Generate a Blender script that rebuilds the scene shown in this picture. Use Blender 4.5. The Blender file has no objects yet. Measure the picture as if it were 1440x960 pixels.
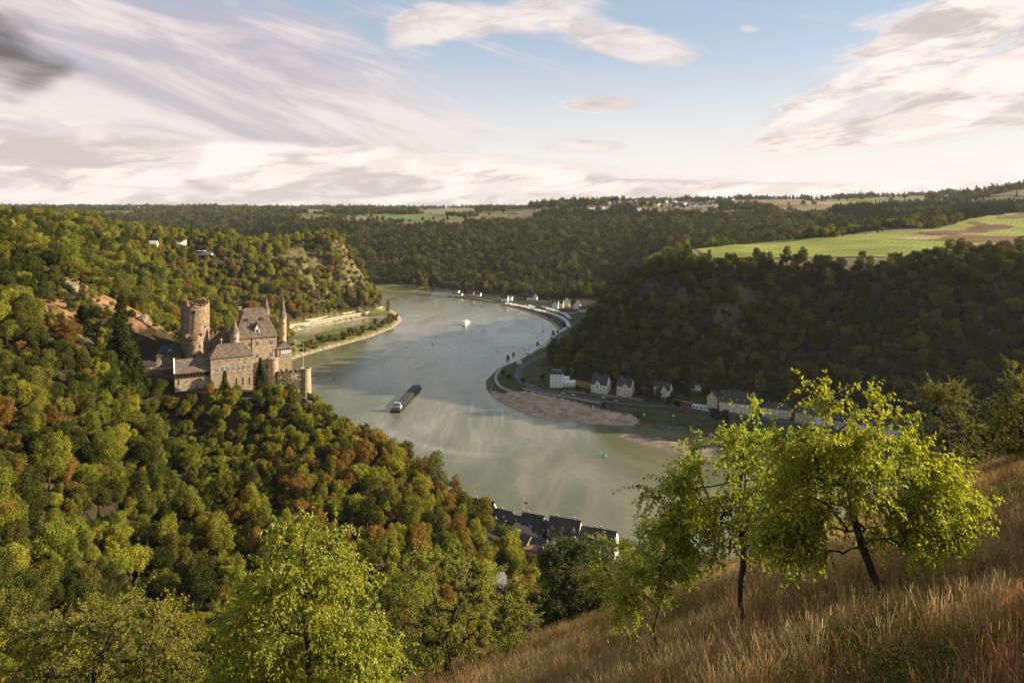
import bpy, math, random
import numpy as np
from mathutils import Matrix, Vector

SC = bpy.context.scene
COL = SC.collection
R = math.radians
# ------------------------------------------------------------------ camera, world, sun
F, HZ, EYE = 1000.0, 290.0, 200.0          # pixels (1440 wide), horizon row, metres above the river
cam_d = bpy.data.cameras.new('camera'); cam = bpy.data.objects.new('camera', cam_d); COL.objects.link(cam)
cam.location = (0, 0, EYE); cam.rotation_euler = (R(90), 0, 0)
cam_d.sensor_width = 36.0; cam_d.lens = 36.0*F/1440.0
cam_d.shift_y = -(479.5-HZ)/1440.0
cam_d.clip_start = 0.3; cam_d.clip_end = 60000
SC.camera = cam
SC.view_settings.view_transform = 'Standard'; SC.view_settings.look = 'None'
SC.view_settings.exposure = 1.15; SC.view_settings.gamma = 1.0
SC.cycles.max_bounces = 5; SC.cycles.diffuse_bounces = 2; SC.cycles.glossy_bounces = 2
SC.cycles.transmission_bounces = 3; SC.cycles.transparent_max_bounces = 4; SC.cycles.volume_bounces = 0
SC.cycles.use_denoising = True
SC.cycles.caustics_reflective = False; SC.cycles.caustics_refractive = False
SC.cycles.sample_clamp_indirect = 6
SC.render.use_persistent_data = False

SUN_EL, SUN_PHI = 18.0, 97.0              # phi: from straight behind the camera, towards its right
sdir = Vector((math.sin(R(SUN_PHI))*math.cos(R(SUN_EL)), -math.cos(R(SUN_PHI))*math.cos(R(SUN_EL)), math.sin(R(SUN_EL))))
sl = bpy.data.lights.new('sun', 'SUN'); sl.energy = 5.0; sl.angle = R(0.5); sl.color = (1.0, 0.83, 0.58)
so = bpy.data.objects.new('sun', sl); COL.objects.link(so)
so.rotation_euler = sdir.to_track_quat('Z', 'Y').to_euler(); so.location = (400, 0, 600)

class NT:
    """small helper to write node trees as expressions"""
    def __init__(s, tree): s.t = tree
    def n(s, typ, **kw):
        nd = s.t.nodes.new(typ)
        for k, v in kw.items(): setattr(nd, k, v)
        return nd
    def link(s, a, b): s.t.links.new(a, b)
    def put(s, inp, v):
        if hasattr(v, 'is_output') or isinstance(v, bpy.types.NodeSocket): s.t.links.new(v, inp)
        else:
            if isinstance(v, (tuple, list)) and inp.type == 'RGBA' and len(v) == 3: v = (*v, 1)
            inp.default_value = v
    def m(s, op, a, b=0.0, c=None, clamp=False):
        nd = s.n('ShaderNodeMath', operation=op, use_clamp=clamp)
        s.put(nd.inputs[0], a); s.put(nd.inputs[1], b)
        if c is not None: s.put(nd.inputs[2], c)
        return nd.outputs[0]
    def mix(s, fac, a, b, mode='MIX'):
        nd = s.n('ShaderNodeMix', data_type='RGBA', blend_type=mode)
        s.put(nd.inputs['Factor'], fac); s.put(nd.inputs[6], a); s.put(nd.inputs[7], b)
        return nd.outputs[2]
    def noise(s, vec, scale, detail=3, rough=.5, dist=0.0):
        nd = s.n('ShaderNodeTexNoise')
        s.put(nd.inputs['Vector'], vec); nd.inputs['Scale'].default_value = scale
        nd.inputs['Detail'].default_value = detail; nd.inputs['Roughness'].default_value = rough
        nd.inputs['Distortion'].default_value = dist
        return nd
    def smooth(s, x, a, b, lo=0.0, hi=1.0):
        nd = s.n('ShaderNodeMapRange', interpolation_type='SMOOTHSTEP')
        s.put(nd.inputs[0], x); s.put(nd.inputs[1], a); s.put(nd.inputs[2], b)
        s.put(nd.inputs[3], lo); s.put(nd.inputs[4], hi)
        return nd.outputs[0]
    def comb(s, x, y, z):
        nd = s.n('ShaderNodeCombineXYZ'); s.put(nd.inputs[0], x); s.put(nd.inputs[1], y); s.put(nd.inputs[2], z)
        return nd.outputs[0]
    def sep(s, v):
        nd = s.n('ShaderNodeSeparateXYZ'); s.put(nd.inputs[0], v); return nd.outputs
    def gauss(s, x, y, cx, cy, rx, ry, rot=0.0):
        """elliptical falloff, 1 in the middle"""
        dx = s.m('SUBTRACT', x, cx); dy = s.m('SUBTRACT', y, cy)
        c, sn = math.cos(rot), math.sin(rot)
        a = s.m('ADD', s.m('MULTIPLY', dx, c/rx), s.m('MULTIPLY', dy, sn/rx))
        b = s.m('ADD', s.m('MULTIPLY', dx, -sn/ry), s.m('MULTIPLY', dy, c/ry))
        q = s.m('ADD', s.m('MULTIPLY', a, a), s.m('MULTIPLY', b, b))
        return s.m('POWER', 2.71828, s.m('MULTIPLY', q, -1.0))

world = bpy.data.worlds.new('World'); SC.world = world; world.use_nodes = True
wt = NT(world.node_tree); world.node_tree.nodes.clear()
sky = wt.n('ShaderNodeTexSky', sky_type='NISHITA'); sky.sun_disc = False
sky.sun_elevation = R(SUN_EL); sky.sun_rotation = math.atan2(sdir.x, sdir.y); sky.altitude = 200
sky.air_density = 1.0; sky.dust_density = 1.2; sky.ozone_density = 2.0
tc = wt.n('ShaderNodeTexCoord').outputs['Generated']
dx, dy, dz = wt.sep(tc)
az = wt.m('DEGREES' if False else 'MULTIPLY', wt.m('ARCTAN2', dx, dy), 57.2958)       # 0 ahead, + right
el = wt.m('MULTIPLY', wt.m('ARCSINE', dz), 57.2958)
hx = lambda px: math.degrees(math.atan((px-720)/F))
def ed(px, py): return math.degrees(math.atan((HZ-py)/F*math.cos(math.atan((px-720)/F))))
def blob(px, py, wx, wy, rot=0.0):
    return wt.gauss(az, el, hx(px), ed(px, py), wx*.0573, wy*.0573, rot)
def add(*a):
    r = a[0]
    for q in a[1:]: r = wt.m('ADD', r, q)
    return r
def mul(a, k): return wt.m('MULTIPLY', a, k)
# streaks drawn out along the wind: a stretched noise in azimuth / elevation
ca, sa = math.cos(R(-14)), math.sin(R(-14))
ru = add(mul(az, ca), mul(el, sa)); rv = add(mul(az, -sa), mul(el, ca))
v1 = wt.comb(mul(ru, .05), mul(rv, .26), 3.1)
n1 = wt.noise(v1, 1.0, 7, .6, .9).outputs[0]
v2 = wt.comb(mul(ru, .14), mul(rv, .62), 7.7)
n2 = wt.noise(v2, 1.0, 6, .6, .5).outputs[0]
ca, sa = math.cos(R(9)), math.sin(R(9))
ru3 = add(mul(az, ca), mul(el, sa)); rv3 = add(mul(az, -sa), mul(el, ca))
v3 = wt.comb(mul(ru3, .16), mul(rv3, .55), 1.3)
n3 = wt.noise(v3, 1.0, 6, .62, .6).outputs[0]
low = wt.comb(mul(az, .11), mul(el, .42), 5.0)
n4 = wt.noise(low, 1.0, 6, .6, .6).outputs[0]
# high thin sheet on the left
sheet = add(mul(blob(150, 110, 430, 150), 1.15), mul(blob(400, 200, 240, 70, R(-8)), .55), mul(blob(-300, 150, 500, 200), .9))
c1 = wt.smooth(add(mul(wt.m('MINIMUM', sheet, 1.15), .60), mul(n1, 1.25), mul(n2, .45)), 1.0, 1.52)
# separate clouds
m2 = add(mul(blob(590, 38, 75, 30, R(26)), 1.15), mul(blob(730, 20, 150, 24, R(8)), 1.15), mul(blob(880, 62, 120, 26, R(-9)), 1.4),
         mul(blob(855, 147, 72, 14), 1.45), mul(blob(808, 205, 80, 11), 1.3), mul(blob(525, 108, 50, 14), .6), mul(blob(1052, 41, 20, 8, R(-14)), 1.0))
c2 = wt.smooth(add(mul(m2, .68), mul(n2, 1.1), mul(n1, .3)), 1.0, 1.46)
m3 = add(mul(blob(1400, 70, 160, 72), 1.5), mul(blob(1310, 135, 200, 46, R(6)), 1.45), mul(blob(1170, 185, 160, 18, R(10)), 1.15), mul(blob(1390, 28, 60, 26), .5), mul(blob(1600, 60, 150, 110), 1.2))
c3 = wt.smooth(add(mul(wt.m('MINIMUM', m3, 1.2), .62), mul(n3, 1.35)), 1.0, 1.42)
band = add(mul(blob(60, 250, 520, 42), 1.05), mul(blob(520, 255, 300, 42), .95), mul(blob(850, 268, 330, 22), .85), mul(blob(1200, 272, 330, 14), .55), mul(blob(-900, 200, 700, 110), 1.0), mul(blob(2100, 200, 500, 60), .9))
c4 = wt.smooth(add(mul(wt.m('MINIMUM', band, 1.1), .68), mul(n4, 1.0)), .88, 1.2)
# clouds anywhere else round the sky
other = wt.smooth(wt.m('ABSOLUTE', az), 44, 60)
c5 = mul(mul(wt.smooth(n2, .48, .66), other), wt.smooth(el, 0, 14))
def mx(a, b): return wt.m('MAXIMUM', a, b)
cloud = mx(mx(mx(c1, mul(c2, .95)), mx(c3, c4)), mul(c5, .8))
# shading of the clouds: creamy lit tops, mauve-grey undersides
sh1 = wt.smooth(n4, .38, .62); sh3 = wt.smooth(wt.noise(wt.comb(mul(ru3, .13), mul(rv3, .62), 9.3), 1.0, 5, .6, .4).outputs[0], .40, .60)
shade = add(mul(sh1, .5), mul(sh3, .5))
lit = (4.5, 3.95, 3.6); dark = (2.75, 2.35, 2.22)
KSKY = 1.0
edge = wt.smooth(cloud, 1.0, .55)
ccol = wt.mix(wt.m('MAXIMUM', wt.smooth(shade, .05, .80), edge), dark, lit)
thin = wt.mix(wt.smooth(n1, .35, .65), (2.2, 2.0, 2.2), (3.75, 3.3, 3.2))
SUNK = 1
isthin = wt.m('SUBTRACT', 1.0, mx(c3, mx(c4, mul(c2, .6))), clamp=True)
ccol = wt.mix(isthin, ccol, thin)
darkspot = mul(add(blob(5, 60, 55, 40, R(-20)), mul(blob(60, 110, 60, 18, R(35)), .5)), .9)
ccol = wt.mix(wt.smooth(add(darkspot, mul(n2, 1.1)), .75, 1.6), ccol, (.6, .5, .48))
# pale milky air low down
glow = wt.smooth(el, 15.0, 0.0)
SHADER = False
skyc = wt.mix(.72, sky.outputs[0], (1.8, 2.12, 2.5))
skyc = wt.mix(mul(glow, .90), skyc, (4.3, 3.92, 3.65))
skyc = wt.mix(mul(cloud, .93), skyc, ccol)
bg = wt.n('ShaderNodeBackground'); wt.put(bg.inputs[0], skyc); bg.inputs[1].default_value = 0.11
out = wt.n('ShaderNodeOutputWorld'); wt.link(bg.outputs[0], out.inputs[0])

# ------------------------------------------------------------------ numpy terrain
def _hash(ix, iy, seed):
    n = (ix.astype(np.int64)*374761393 + iy.astype(np.int64)*668265263 + seed*982451653) & 0xffffffff
    n = ((n ^ (n >> 13))*1274126177) & 0xffffffff
    n = (n ^ (n >> 16)) & 0xffffff
    return n/float(0xffffff)
def vnoise(x, y, seed=0):
    ix = np.floor(x); iy = np.floor(y); fx = x-ix; fy = y-iy
    fx = fx*fx*(3-2*fx); fy = fy*fy*(3-2*fy)
    a = _hash(ix, iy, seed); b = _hash(ix+1, iy, seed); c = _hash(ix, iy+1, seed); d = _hash(ix+1, iy+1, seed)
    return (a+(b-a)*fx)*(1-fy)+(c+(d-c)*fx)*fy
def fbm(x, y, seed=0, octv=4):
    r = 0; a = .5
    for i in range(octv):
        r = r+a*(vnoise(x, y, seed+i*17)-.5)*2; x = x*2.03+11.3; y = y*2.03+5.1; a *= .5
    return r
def wat(px, py): Y = EYE*F/(py-HZ); return ((px-720)/F*Y, Y)
RIVER = [wat(545, 412), wat(620, 415), wat(700, 426), wat(745, 438), wat(775, 452), wat(787, 465), wat(775, 482), wat(735, 503),
         wat(700, 518), wat(683, 535), wat(684, 546), wat(694, 560), wat(713, 572), wat(742, 584), wat(770, 591), wat(797, 591), wat(836, 596), wat(888, 598), wat(930, 604),
         wat(980, 611), (205, 590), (290, 530), (380, 465), (520, 390), (760, 300), (1200, 200), (1100, 60), (700, 130), (450, 240), (250, 335), (130, 402), (66, 430), (-9, 460),
         (-60, 508), (-110, 580), (-170, 660), (-240, 770), (-283, 860), wat(400, 508), wat(450, 493), wat(520, 474), wat(555, 460), wat(566, 450),
         wat(562, 443), (-232, 1370), (-262, 1470), (-330, 1540), (-500, 1560), (-900, 1570), (-1500, 1600), (-1500, 1800), (-900, 1740), (-500, 1690)]
BASIN = [wat(400, 468), wat(520, 446), wat(540, 446), wat(533, 451), wat(508, 458), wat(450, 468), wat(400, 484), (-372, 985), (-395, 1060)]
ISLE = [wat(865, 613), wat(878, 609), wat(900, 611), wat(906, 616), wat(926, 613), wat(940, 619), wat(962, 621), wat(1010, 634), wat(1000, 642), wat(957, 638), wat(920, 629), wat(888, 620)]
SAND = [wat(690, 549), wat(706, 556), wat(740, 560), wat(780, 568), wat(830, 580), wat(905, 594), wat(880, 600), wat(836, 597), wat(797, 593), wat(770, 592), wat(742, 585), wat(713, 574), wat(694, 562)]
def sdf(poly, x, y):
    """signed distance, negative inside"""
    d = np.full(x.shape, 1e18); ins = np.zeros(x.shape, bool); n = len(poly)
    for i in range(n):
        ax, ay = poly[i]; bx, by = poly[(i+1) % n]
        ex, ey = bx-ax, by-ay; wx, wy = x-ax, y-ay
        t = np.clip((wx*ex+wy*ey)/(ex*ex+ey*ey), 0, 1)
        d = np.minimum(d, (wx-ex*t)**2+(wy-ey*t)**2)
        c = ((ay <= y) & (by > y)) | ((by <= y) & (ay > y))
        with np.errstate(divide='ignore', invalid='ignore'):
            xi = ax+(y-ay)*ex/(ey if ey != 0 else 1e-9)
        ins ^= c & (x < xi)
    return np.where(ins, -1, 1)*np.sqrt(d)
# ground profiles measured along 16 bearings from the viewpoint: (distance ahead, height)
PROF = {
 -300: [(0,60),(150,85),(230,118),(300,150),(400,178),(700,185),(1100,190),(1500,150),(2200,60),(3400,170),(6000,180)],
 0: [(0,55),(130,68),(170,82),(230,102),(300,130),(345,152),(420,168),(470,168),(560,160),(700,168),(900,181),(1300,150),(1800,100),(2400,40),(3400,150),(4000,168),(6000,176),(9000,178)],
 100: [(0,50),(140,58),(190,74),(250,94),(300,112),(340,130),(380,146),(430,157),(470,152),(600,140),(800,158),(1000,172),(1050,176),(1500,130),(2200,20),(2600,60),(3400,150),(4200,168),(6000,174),(9000,178)],
 200: [(0,42),(205,54),(240,57),(290,74),(350,97),(385,122),(400,134),(420,135),(480,118),(560,103),(650,101),(850,117),(1000,144),(1080,155),(1200,150),(1600,80),(2200,15),(2600,50),(3400,140),(4200,168),(6000,174),(9000,176)],
 320: [(0,30),(200,46),(250,53),(310,65),(345,82),(362,97),(372,102),(415,103),(440,88),(500,55),(600,32),(700,30),(780,38),(850,60),(950,85),(1120,126),(1190,142),(1300,135),(1700,60),(2200,10),(2600,50),(3400,140),(4200,165),(6000,172),(9000,175)],
 420: [(0,26),(180,32),(225,40),(275,51),(330,72),(370,92),(395,96),(415,86),(440,64),(500,30),(560,8),(700,2),(1060,4),(1140,8),(1165,14),(1195,36),(1240,72),(1310,118),(1350,137),(1420,132),(1500,110),(1600,10),(1700,5),(1900,20),(2300,90),(2800,140),(3400,160),(4200,168),(6000,172),(9000,174)],
 480: [(0,22),(220,28),(280,36),(330,57),(362,76),(385,80),(405,68),(440,36),(490,8),(600,3),(1160,4),(1255,7),(1285,14),(1330,90),(1352,126),(1375,137),(1420,134),(1500,80),(1570,5),(1650,3),(1800,20),(2100,70),(2500,135),(3200,155),(4200,168),(6000,172),(9000,174)],
 528: [(0,20),(230,25),(300,42),(350,60),(383,68),(400,62),(435,30),(470,6),(600,3),(1290,5),(1345,7),(1365,18),(1400,42),(1440,55),(1500,30),(1540,3),(1650,3),(1820,30),(2120,80),(2520,134),(3000,150),(4000,166),(6000,170),(9000,174)],
 600: [(0,18),(240,20),(300,30),(350,44),(382,50),(400,43),(428,16),(455,4),(600,2),(1650,2),(1680,4),(1800,20),(2100,82),(2500,138),(3200,158),(4000,168),(6000,172),(9000,176)],
 680: [(0,17),(300,20),(350,28),(375,31),(395,20),(418,9),(460,4),(600,2),(1540,2),(1570,4),(1740,8),(1850,30),(2150,85),(2500,134),(3000,152),(4000,170),(6000,172),(9000,178)],
 740: [(0,15),(300,14),(350,15),(375,12),(400,8),(440,5),(600,3),(780,9),(800,9),(830,7),(900,4),(1480,3),(1680,8),(1880,50),(2200,102),(2500,137),(2800,158),(3100,184),(3400,195),(4000,180),(6000,180),(9000,180)],
 800: [(0,15),(300,14),(400,9),(450,4),(640,4),(735,9),(770,11),(810,15),(855,24),(895,18),(930,6),(1000,4),(1640,6),(1690,12),(1850,55),(2200,115),(2500,142),(2800,165),(3100,196),(3500,212),(5000,190),(9000,180)],
 870: [(0,15),(300,12),(400,8),(450,3),(640,3),(738,9),(768,18),(830,74),(862,98),(900,101),(960,78),(1050,30),(1120,8),(1500,7),(1640,14),(1850,70),(2250,130),(2600,158),(2900,190),(3200,222),(3600,228),(5000,200),(9000,190)],
 950: [(0,18),(350,10),(450,3),(620,3),(640,5),(715,9),(735,22),(850,119),(885,131),(960,136),(1050,138),(1130,120),(1250,80),(1450,60),(1700,85),(2000,130),(2400,165),(2800,188),(3200,212),(4000,225),(6000,240),(9000,240)],
 1050: [(0,24),(350,10),(450,3),(600,3),(618,5),(692,9),(712,26),(820,122),(850,134),(950,136),(1150,138),(1250,136),(1350,115),(1500,90),(1700,105),(2100,142),(2500,170),(2900,194),(3300,216),(4000,238),(6000,250),(9000,250)],
 1150: [(0,40),(350,10),(450,3),(560,3),(580,6),(668,9),(688,26),(795,124),(822,136),(950,138),(1150,141),(1300,147),(1420,140),(1600,122),(1900,140),(2300,178),(2700,192),(3200,206),(4000,240),(6000,262),(9000,262)],
 1250: [(0,50),(340,12),(420,3),(520,3),(545,6),(640,9),(660,26),(765,128),(792,139),(950,142),(1200,151),(1500,161),(1650,150),(1900,150),(2150,172),(2500,192),(3000,210),(3600,236),(4200,256),(6000,275),(9000,275)],
 1350: [(0,60),(330,14),(400,3),(480,3),(505,6),(604,9),(624,26),(728,130),(755,142),(950,145),(1200,153),(1500,168),(1800,180),(1950,176),(2200,184),(2600,204),(3000,240),(3400,262),(4200,272),(6000,300),(9000,300)],
 1440: [(0,70),(300,18),(380,3),(440,3),(465,6),(570,9),(590,26),(694,134),(720,145),(900,147),(1200,153),(1500,171),(1900,187),(2100,192),(2500,216),(2900,272),(3200,292),(4200,285),(6000,300),(9000,300)],
 1700: [(0,90),(240,18),(300,3),(380,3),(400,6),(470,9),(490,26),(594,134),(620,148),(900,150),(1200,156),(1500,175),(1900,190),(2100,196),(2500,230),(3000,300),(4200,290),(6000,300),(9000,300)],
}
_us = np.array([(k-720)/F for k in sorted(PROF)])
UG = np.linspace(-1.25, 1.25, 251); LG = np.linspace(math.log(30), math.log(12000), 700)
_rows = np.array([np.interp(np.exp(LG), *zip(*PROF[k])) for k in sorted(PROF)])
# blend neighbouring bearings (smoothed slopes)
TAB = np.array([np.interp(UG, _us, _rows[:, j]) for j in range(len(LG))]).T
def _blur(a, k, ax):
    ker = np.exp(-np.linspace(-2, 2, 2*k+1)**2); ker /= ker.sum()
    p = [(0, 0), (0, 0)]; p[ax] = (k, k); b = np.pad(a, p, mode='edge')
    return np.apply_along_axis(lambda v: np.convolve(v, ker, 'valid'), ax, b)
TAB = _blur(TAB, 3, 0); TAB = _blur(TAB, 2, 1)
def htab(x, y):
    th = np.clip(np.arctan2(x, y), -0.89, 0.89)
    rr = np.hypot(x, y); u = np.tan(th); Y = np.maximum(rr*np.cos(th), 30)
    fu = np.clip((u-UG[0])/(UG[1]-UG[0]), 0, len(UG)-1.001); fl = np.clip((np.log(Y)-LG[0])/(LG[1]-LG[0]), 0, len(LG)-1.001)
    iu = fu.astype(int); il = fl.astype(int); fu -= iu; fl -= il
    return (TAB[iu, il]*(1-fu)+TAB[iu+1, il]*fu)*(1-fl)+(TAB[iu, il+1]*(1-fu)+TAB[iu+1, il+1]*fu)*fl
def gnear(x, y):
    """the meadow the viewpoint stands on, dropping away ahead and to the left"""
    yy = np.maximum(y, 0)
    g = 196.8+.375*x-.515*y-.0009*yy*yy-.30*np.maximum(x-12-.74*np.maximum(y, -10), 0)  # last term flattens the unseen rise at right so low sun reaches the meadow
    g = g+.22*fbm(x/3.1, y/3.1, 40, 3)*np.clip(np.hypot(x, y)/6, 0, 1)+.5*fbm(x/14, y/14, 41, 2)*np.clip(np.hypot(x, y)/15, 0, 1)
    return np.where(y < -60, np.minimum(197+.1*x+30, 260), g)
def smax(a, b, k=6.0):
    m = np.maximum(a, b); return m+np.log(np.exp((a-m)/k)+np.exp((b-m)/k))*k
def height(x, y, detail=True):
    x = np.asarray(x, float); y = np.asarray(y, float)
    h = htab(x, y); rr = np.hypot(x, y)
    if detail:
        steep = np.clip((h-14)/40, 0, 1)*np.clip(rr/400, 0, 1)
        h = h+steep*(7*fbm(x/85, y/85, 3, 3)+np.clip(rr/1200-.6, 0, 1)*10*fbm(x/260, y/260, 9, 3)*np.clip((190-h)/60, 0.15, 1))
        # crags on the great rock
        lor = np.exp(-(((x+330)/150)**2+((y-1335)/75)**2))*np.clip((h-40)/50, 0, 1)*np.clip((150-h)/20, 0, 1)
        h = h+lor*(5*(1-np.abs(fbm(x/12, y/40, 21, 3))*2.6))
    near = gnear(x, y)
    w = np.clip((y-(-80))/60, 0, 1)*np.clip((430-rr)/60, 0, 1) if False else np.clip((420-rr)/60, 0, 1)
    near = np.where(rr < 420, near, -500)
    h = np.where(near > h-60, smax(np.maximum(near, -400), h, 3.0), h)
    d = sdf(RIVER, x, y); db = sdf(BASIN, x, y)
    dm = np.minimum(d, db)
    lim = np.where(dm < 14, .26*dm, 3.6+(1.0+.7*np.clip((y-1130)/150, 0, 1)*np.clip((-180-x)/60, 0, 1))*(dm-14))
    flat = np.clip(.26*dm, -4, 3.2)
    h = np.maximum(h, flat)
    h = np.where(dm < 230, np.minimum(h, lim), h)
    h = np.where(dm <= 0, np.maximum(.26*dm, -4), h)
    di = sdf(ISLE, x, y); h = np.where(di < 4, np.maximum(h, np.clip(-.10*di, -4, .9)-.05), h)
    return h
def H1(x, y): return float(height(np.array([x]), np.array([y]))[0])
_YS = np.geomspace(3, 11000, 2600)
def rc(px, py, up=0.0, ymin=3.0):
    """where the ray through a measured photo point meets the ground"""
    Ys = _YS[_YS >= ymin]; x = (px-720)/F*Ys
    hh = height(x, Ys)+up; z = EYE-(py-HZ)/F*Ys
    k = np.argmax(hh >= z)
    if hh[k] < z[k]: k = len(Ys)-1
    if k > 0:
        a, b = hh[k-1]-z[k-1], hh[k]-z[k]; t = a/(a-b) if a != b else 1
        Y = Ys[k-1]+(Ys[k]-Ys[k-1])*min(max(t, 0), 1)
    else: Y = Ys[k]
    X = (px-720)/F*Y
    return (X, Y, H1(X, Y))
def at(px, Y): X = (px-720)/F*Y; return (X, Y, H1(X, Y))

# ------------------------------------------------------------------ materials
def mat(name, col=(.5, .5, .5), rough=.85, spec=.25, var=0.0, vscale=1.0, bump=0.0, bscale=8.0, col2=None, metallic=0.0, obj=True):
    m = bpy.data.materials.new(name); m.use_nodes = True; t = NT(m.node_tree)
    b = m.node_tree.nodes['Principled BSDF']
    b.inputs['Roughness'].default_value = rough; b.inputs['Specular IOR Level'].default_value = spec; b.inputs['Metallic'].default_value = metallic
    co = t.n('ShaderNodeTexCoord').outputs['Object']
    c2 = col2 or tuple(c*(1-var) for c in col); c1 = col if col2 else tuple(min(1, c*(1+var)) for c in col)
    if var or col2:
        n = t.noise(co, vscale, 5, .6).outputs[0]
        t.put(b.inputs['Base Color'], t.mix(t.smooth(n, .35, .65), c2, c1))
    else: b.inputs['Base Color'].default_value = (*col, 1)
    if bump:
        bn = t.n('ShaderNodeBump'); bn.inputs['Strength'].default_value = bump; bn.inputs['Distance'].default_value = .2
        t.put(bn.inputs['Height'], t.noise(co, bscale, 4, .6).outputs[0]); t.link(bn.outputs[0], b.inputs['Normal'])
    return m
def foliage_mat(name, mode, base=None, trans=.28):
    """mode: 'instance' reads the tint of the copy, 'object' the object's colour"""
    m = bpy.data.materials.new(name); m.use_nodes = True; t = NT(m.node_tree); m.node_tree.nodes.clear()
    if mode == 'instance':
        a = t.n('ShaderNodeAttribute', attribute_type='INSTANCER', attribute_name='tint'); c = a.outputs['Color']
    elif mode == 'object': c = t.n('ShaderNodeObjectInfo').outputs['Color']
    else: c = t.mix(0.0, base, base)
    co = t.n('ShaderNodeTexCoord').outputs['Object']
    n = t.noise(co, 2.2 if mode != 'fixed' else .9, 3, .6).outputs[0]
    rnd = t.n('ShaderNodeNewGeometry').outputs['Random Per Island']
    c = t.mix(t.smooth(n, .35, .7), c, t.mix(1.0, c, (1.4, 1.25, .8), 'MULTIPLY'))
    c = t.mix(1.0, c, t.mix(rnd, (.62, .66, .6), (1.38, 1.3, 1.2)), 'MULTIPLY')
    d = t.n('ShaderNodeBsdfDiffuse'); t.put(d.inputs[0], c)
    tr = t.n('ShaderNodeBsdfTranslucent'); t.put(tr.inputs[0], t.mix(1.0, c, (1.15, 1.25, .7) if 'grass' not in name else (1, 1, 1), 'MULTIPLY'))
    mx_ = t.n('ShaderNodeMixShader'); mx_.inputs[0].default_value = trans; t.link(d.outputs[0], mx_.inputs[1]); t.link(tr.outputs[0], mx_.inputs[2])
    last = mx_.outputs[0]
    if mode == 'fixed':
        g = t.n('ShaderNodeBsdfGlossy'); g.inputs['Roughness'].default_value = .42; g.inputs[0].default_value = (.9, .9, .8, 1)
        m2 = t.n('ShaderNodeMixShader'); m2.inputs[0].default_value = .025
        t.link(last, m2.inputs[1]); t.link(g.outputs[0], m2.inputs[2]); last = m2.outputs[0]
    o = t.n('ShaderNodeOutputMaterial'); t.link(last, o.inputs[0])
    return m

# ------------------------------------------------------------------ mesh helpers
def tag(o, label=None, cat=None, group=None, kind=None):
    if label: o['label'] = label
    if cat: o['category'] = cat
    if group: o['group'] = group
    if kind: o['kind'] = kind
    return o
def empty(name, loc=(0, 0, 0), rz=0.0, label=None, cat=None, group=None):
    o = bpy.data.objects.new(name, None); COL.objects.link(o); o.location = loc; o.rotation_euler = (0, 0, rz)
    return tag(o, label, cat, group)
def mesh_np(name, verts, faces4=None, faces3=None, mats=(), midx=None, smooth=False):
    me = bpy.data.meshes.new(name); verts = np.asarray(verts, np.float32)
    n4 = 0 if faces4 is None else len(faces4); n3 = 0 if faces3 is None else len(faces3)
    me.vertices.add(len(verts)); me.vertices.foreach_set('co', verts.ravel())
    idx = []; st = []
    if n4: idx.append(np.asarray(faces4, np.int32).ravel()); st.append(np.arange(n4)*4)
    if n3: idx.append(np.asarray(faces3, np.int32).ravel()); st.append(n4*4+np.arange(n3)*3)
    idx = np.concatenate(idx); st = np.concatenate(st)
    me.loops.add(len(idx)); me.loops.foreach_set('vertex_index', idx.astype(np.int32))
    me.polygons.add(n4+n3); me.polygons.foreach_set('loop_start', st.astype(np.int32))
    if midx is not None: me.polygons.foreach_set('material_index', np.asarray(midx, np.int32))
    if smooth: me.polygons.foreach_set('use_smooth', np.ones(n4+n3, bool))
    for m in mats: me.materials.append(m)
    me.update(calc_edges=True); me.validate()
    return me
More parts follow.
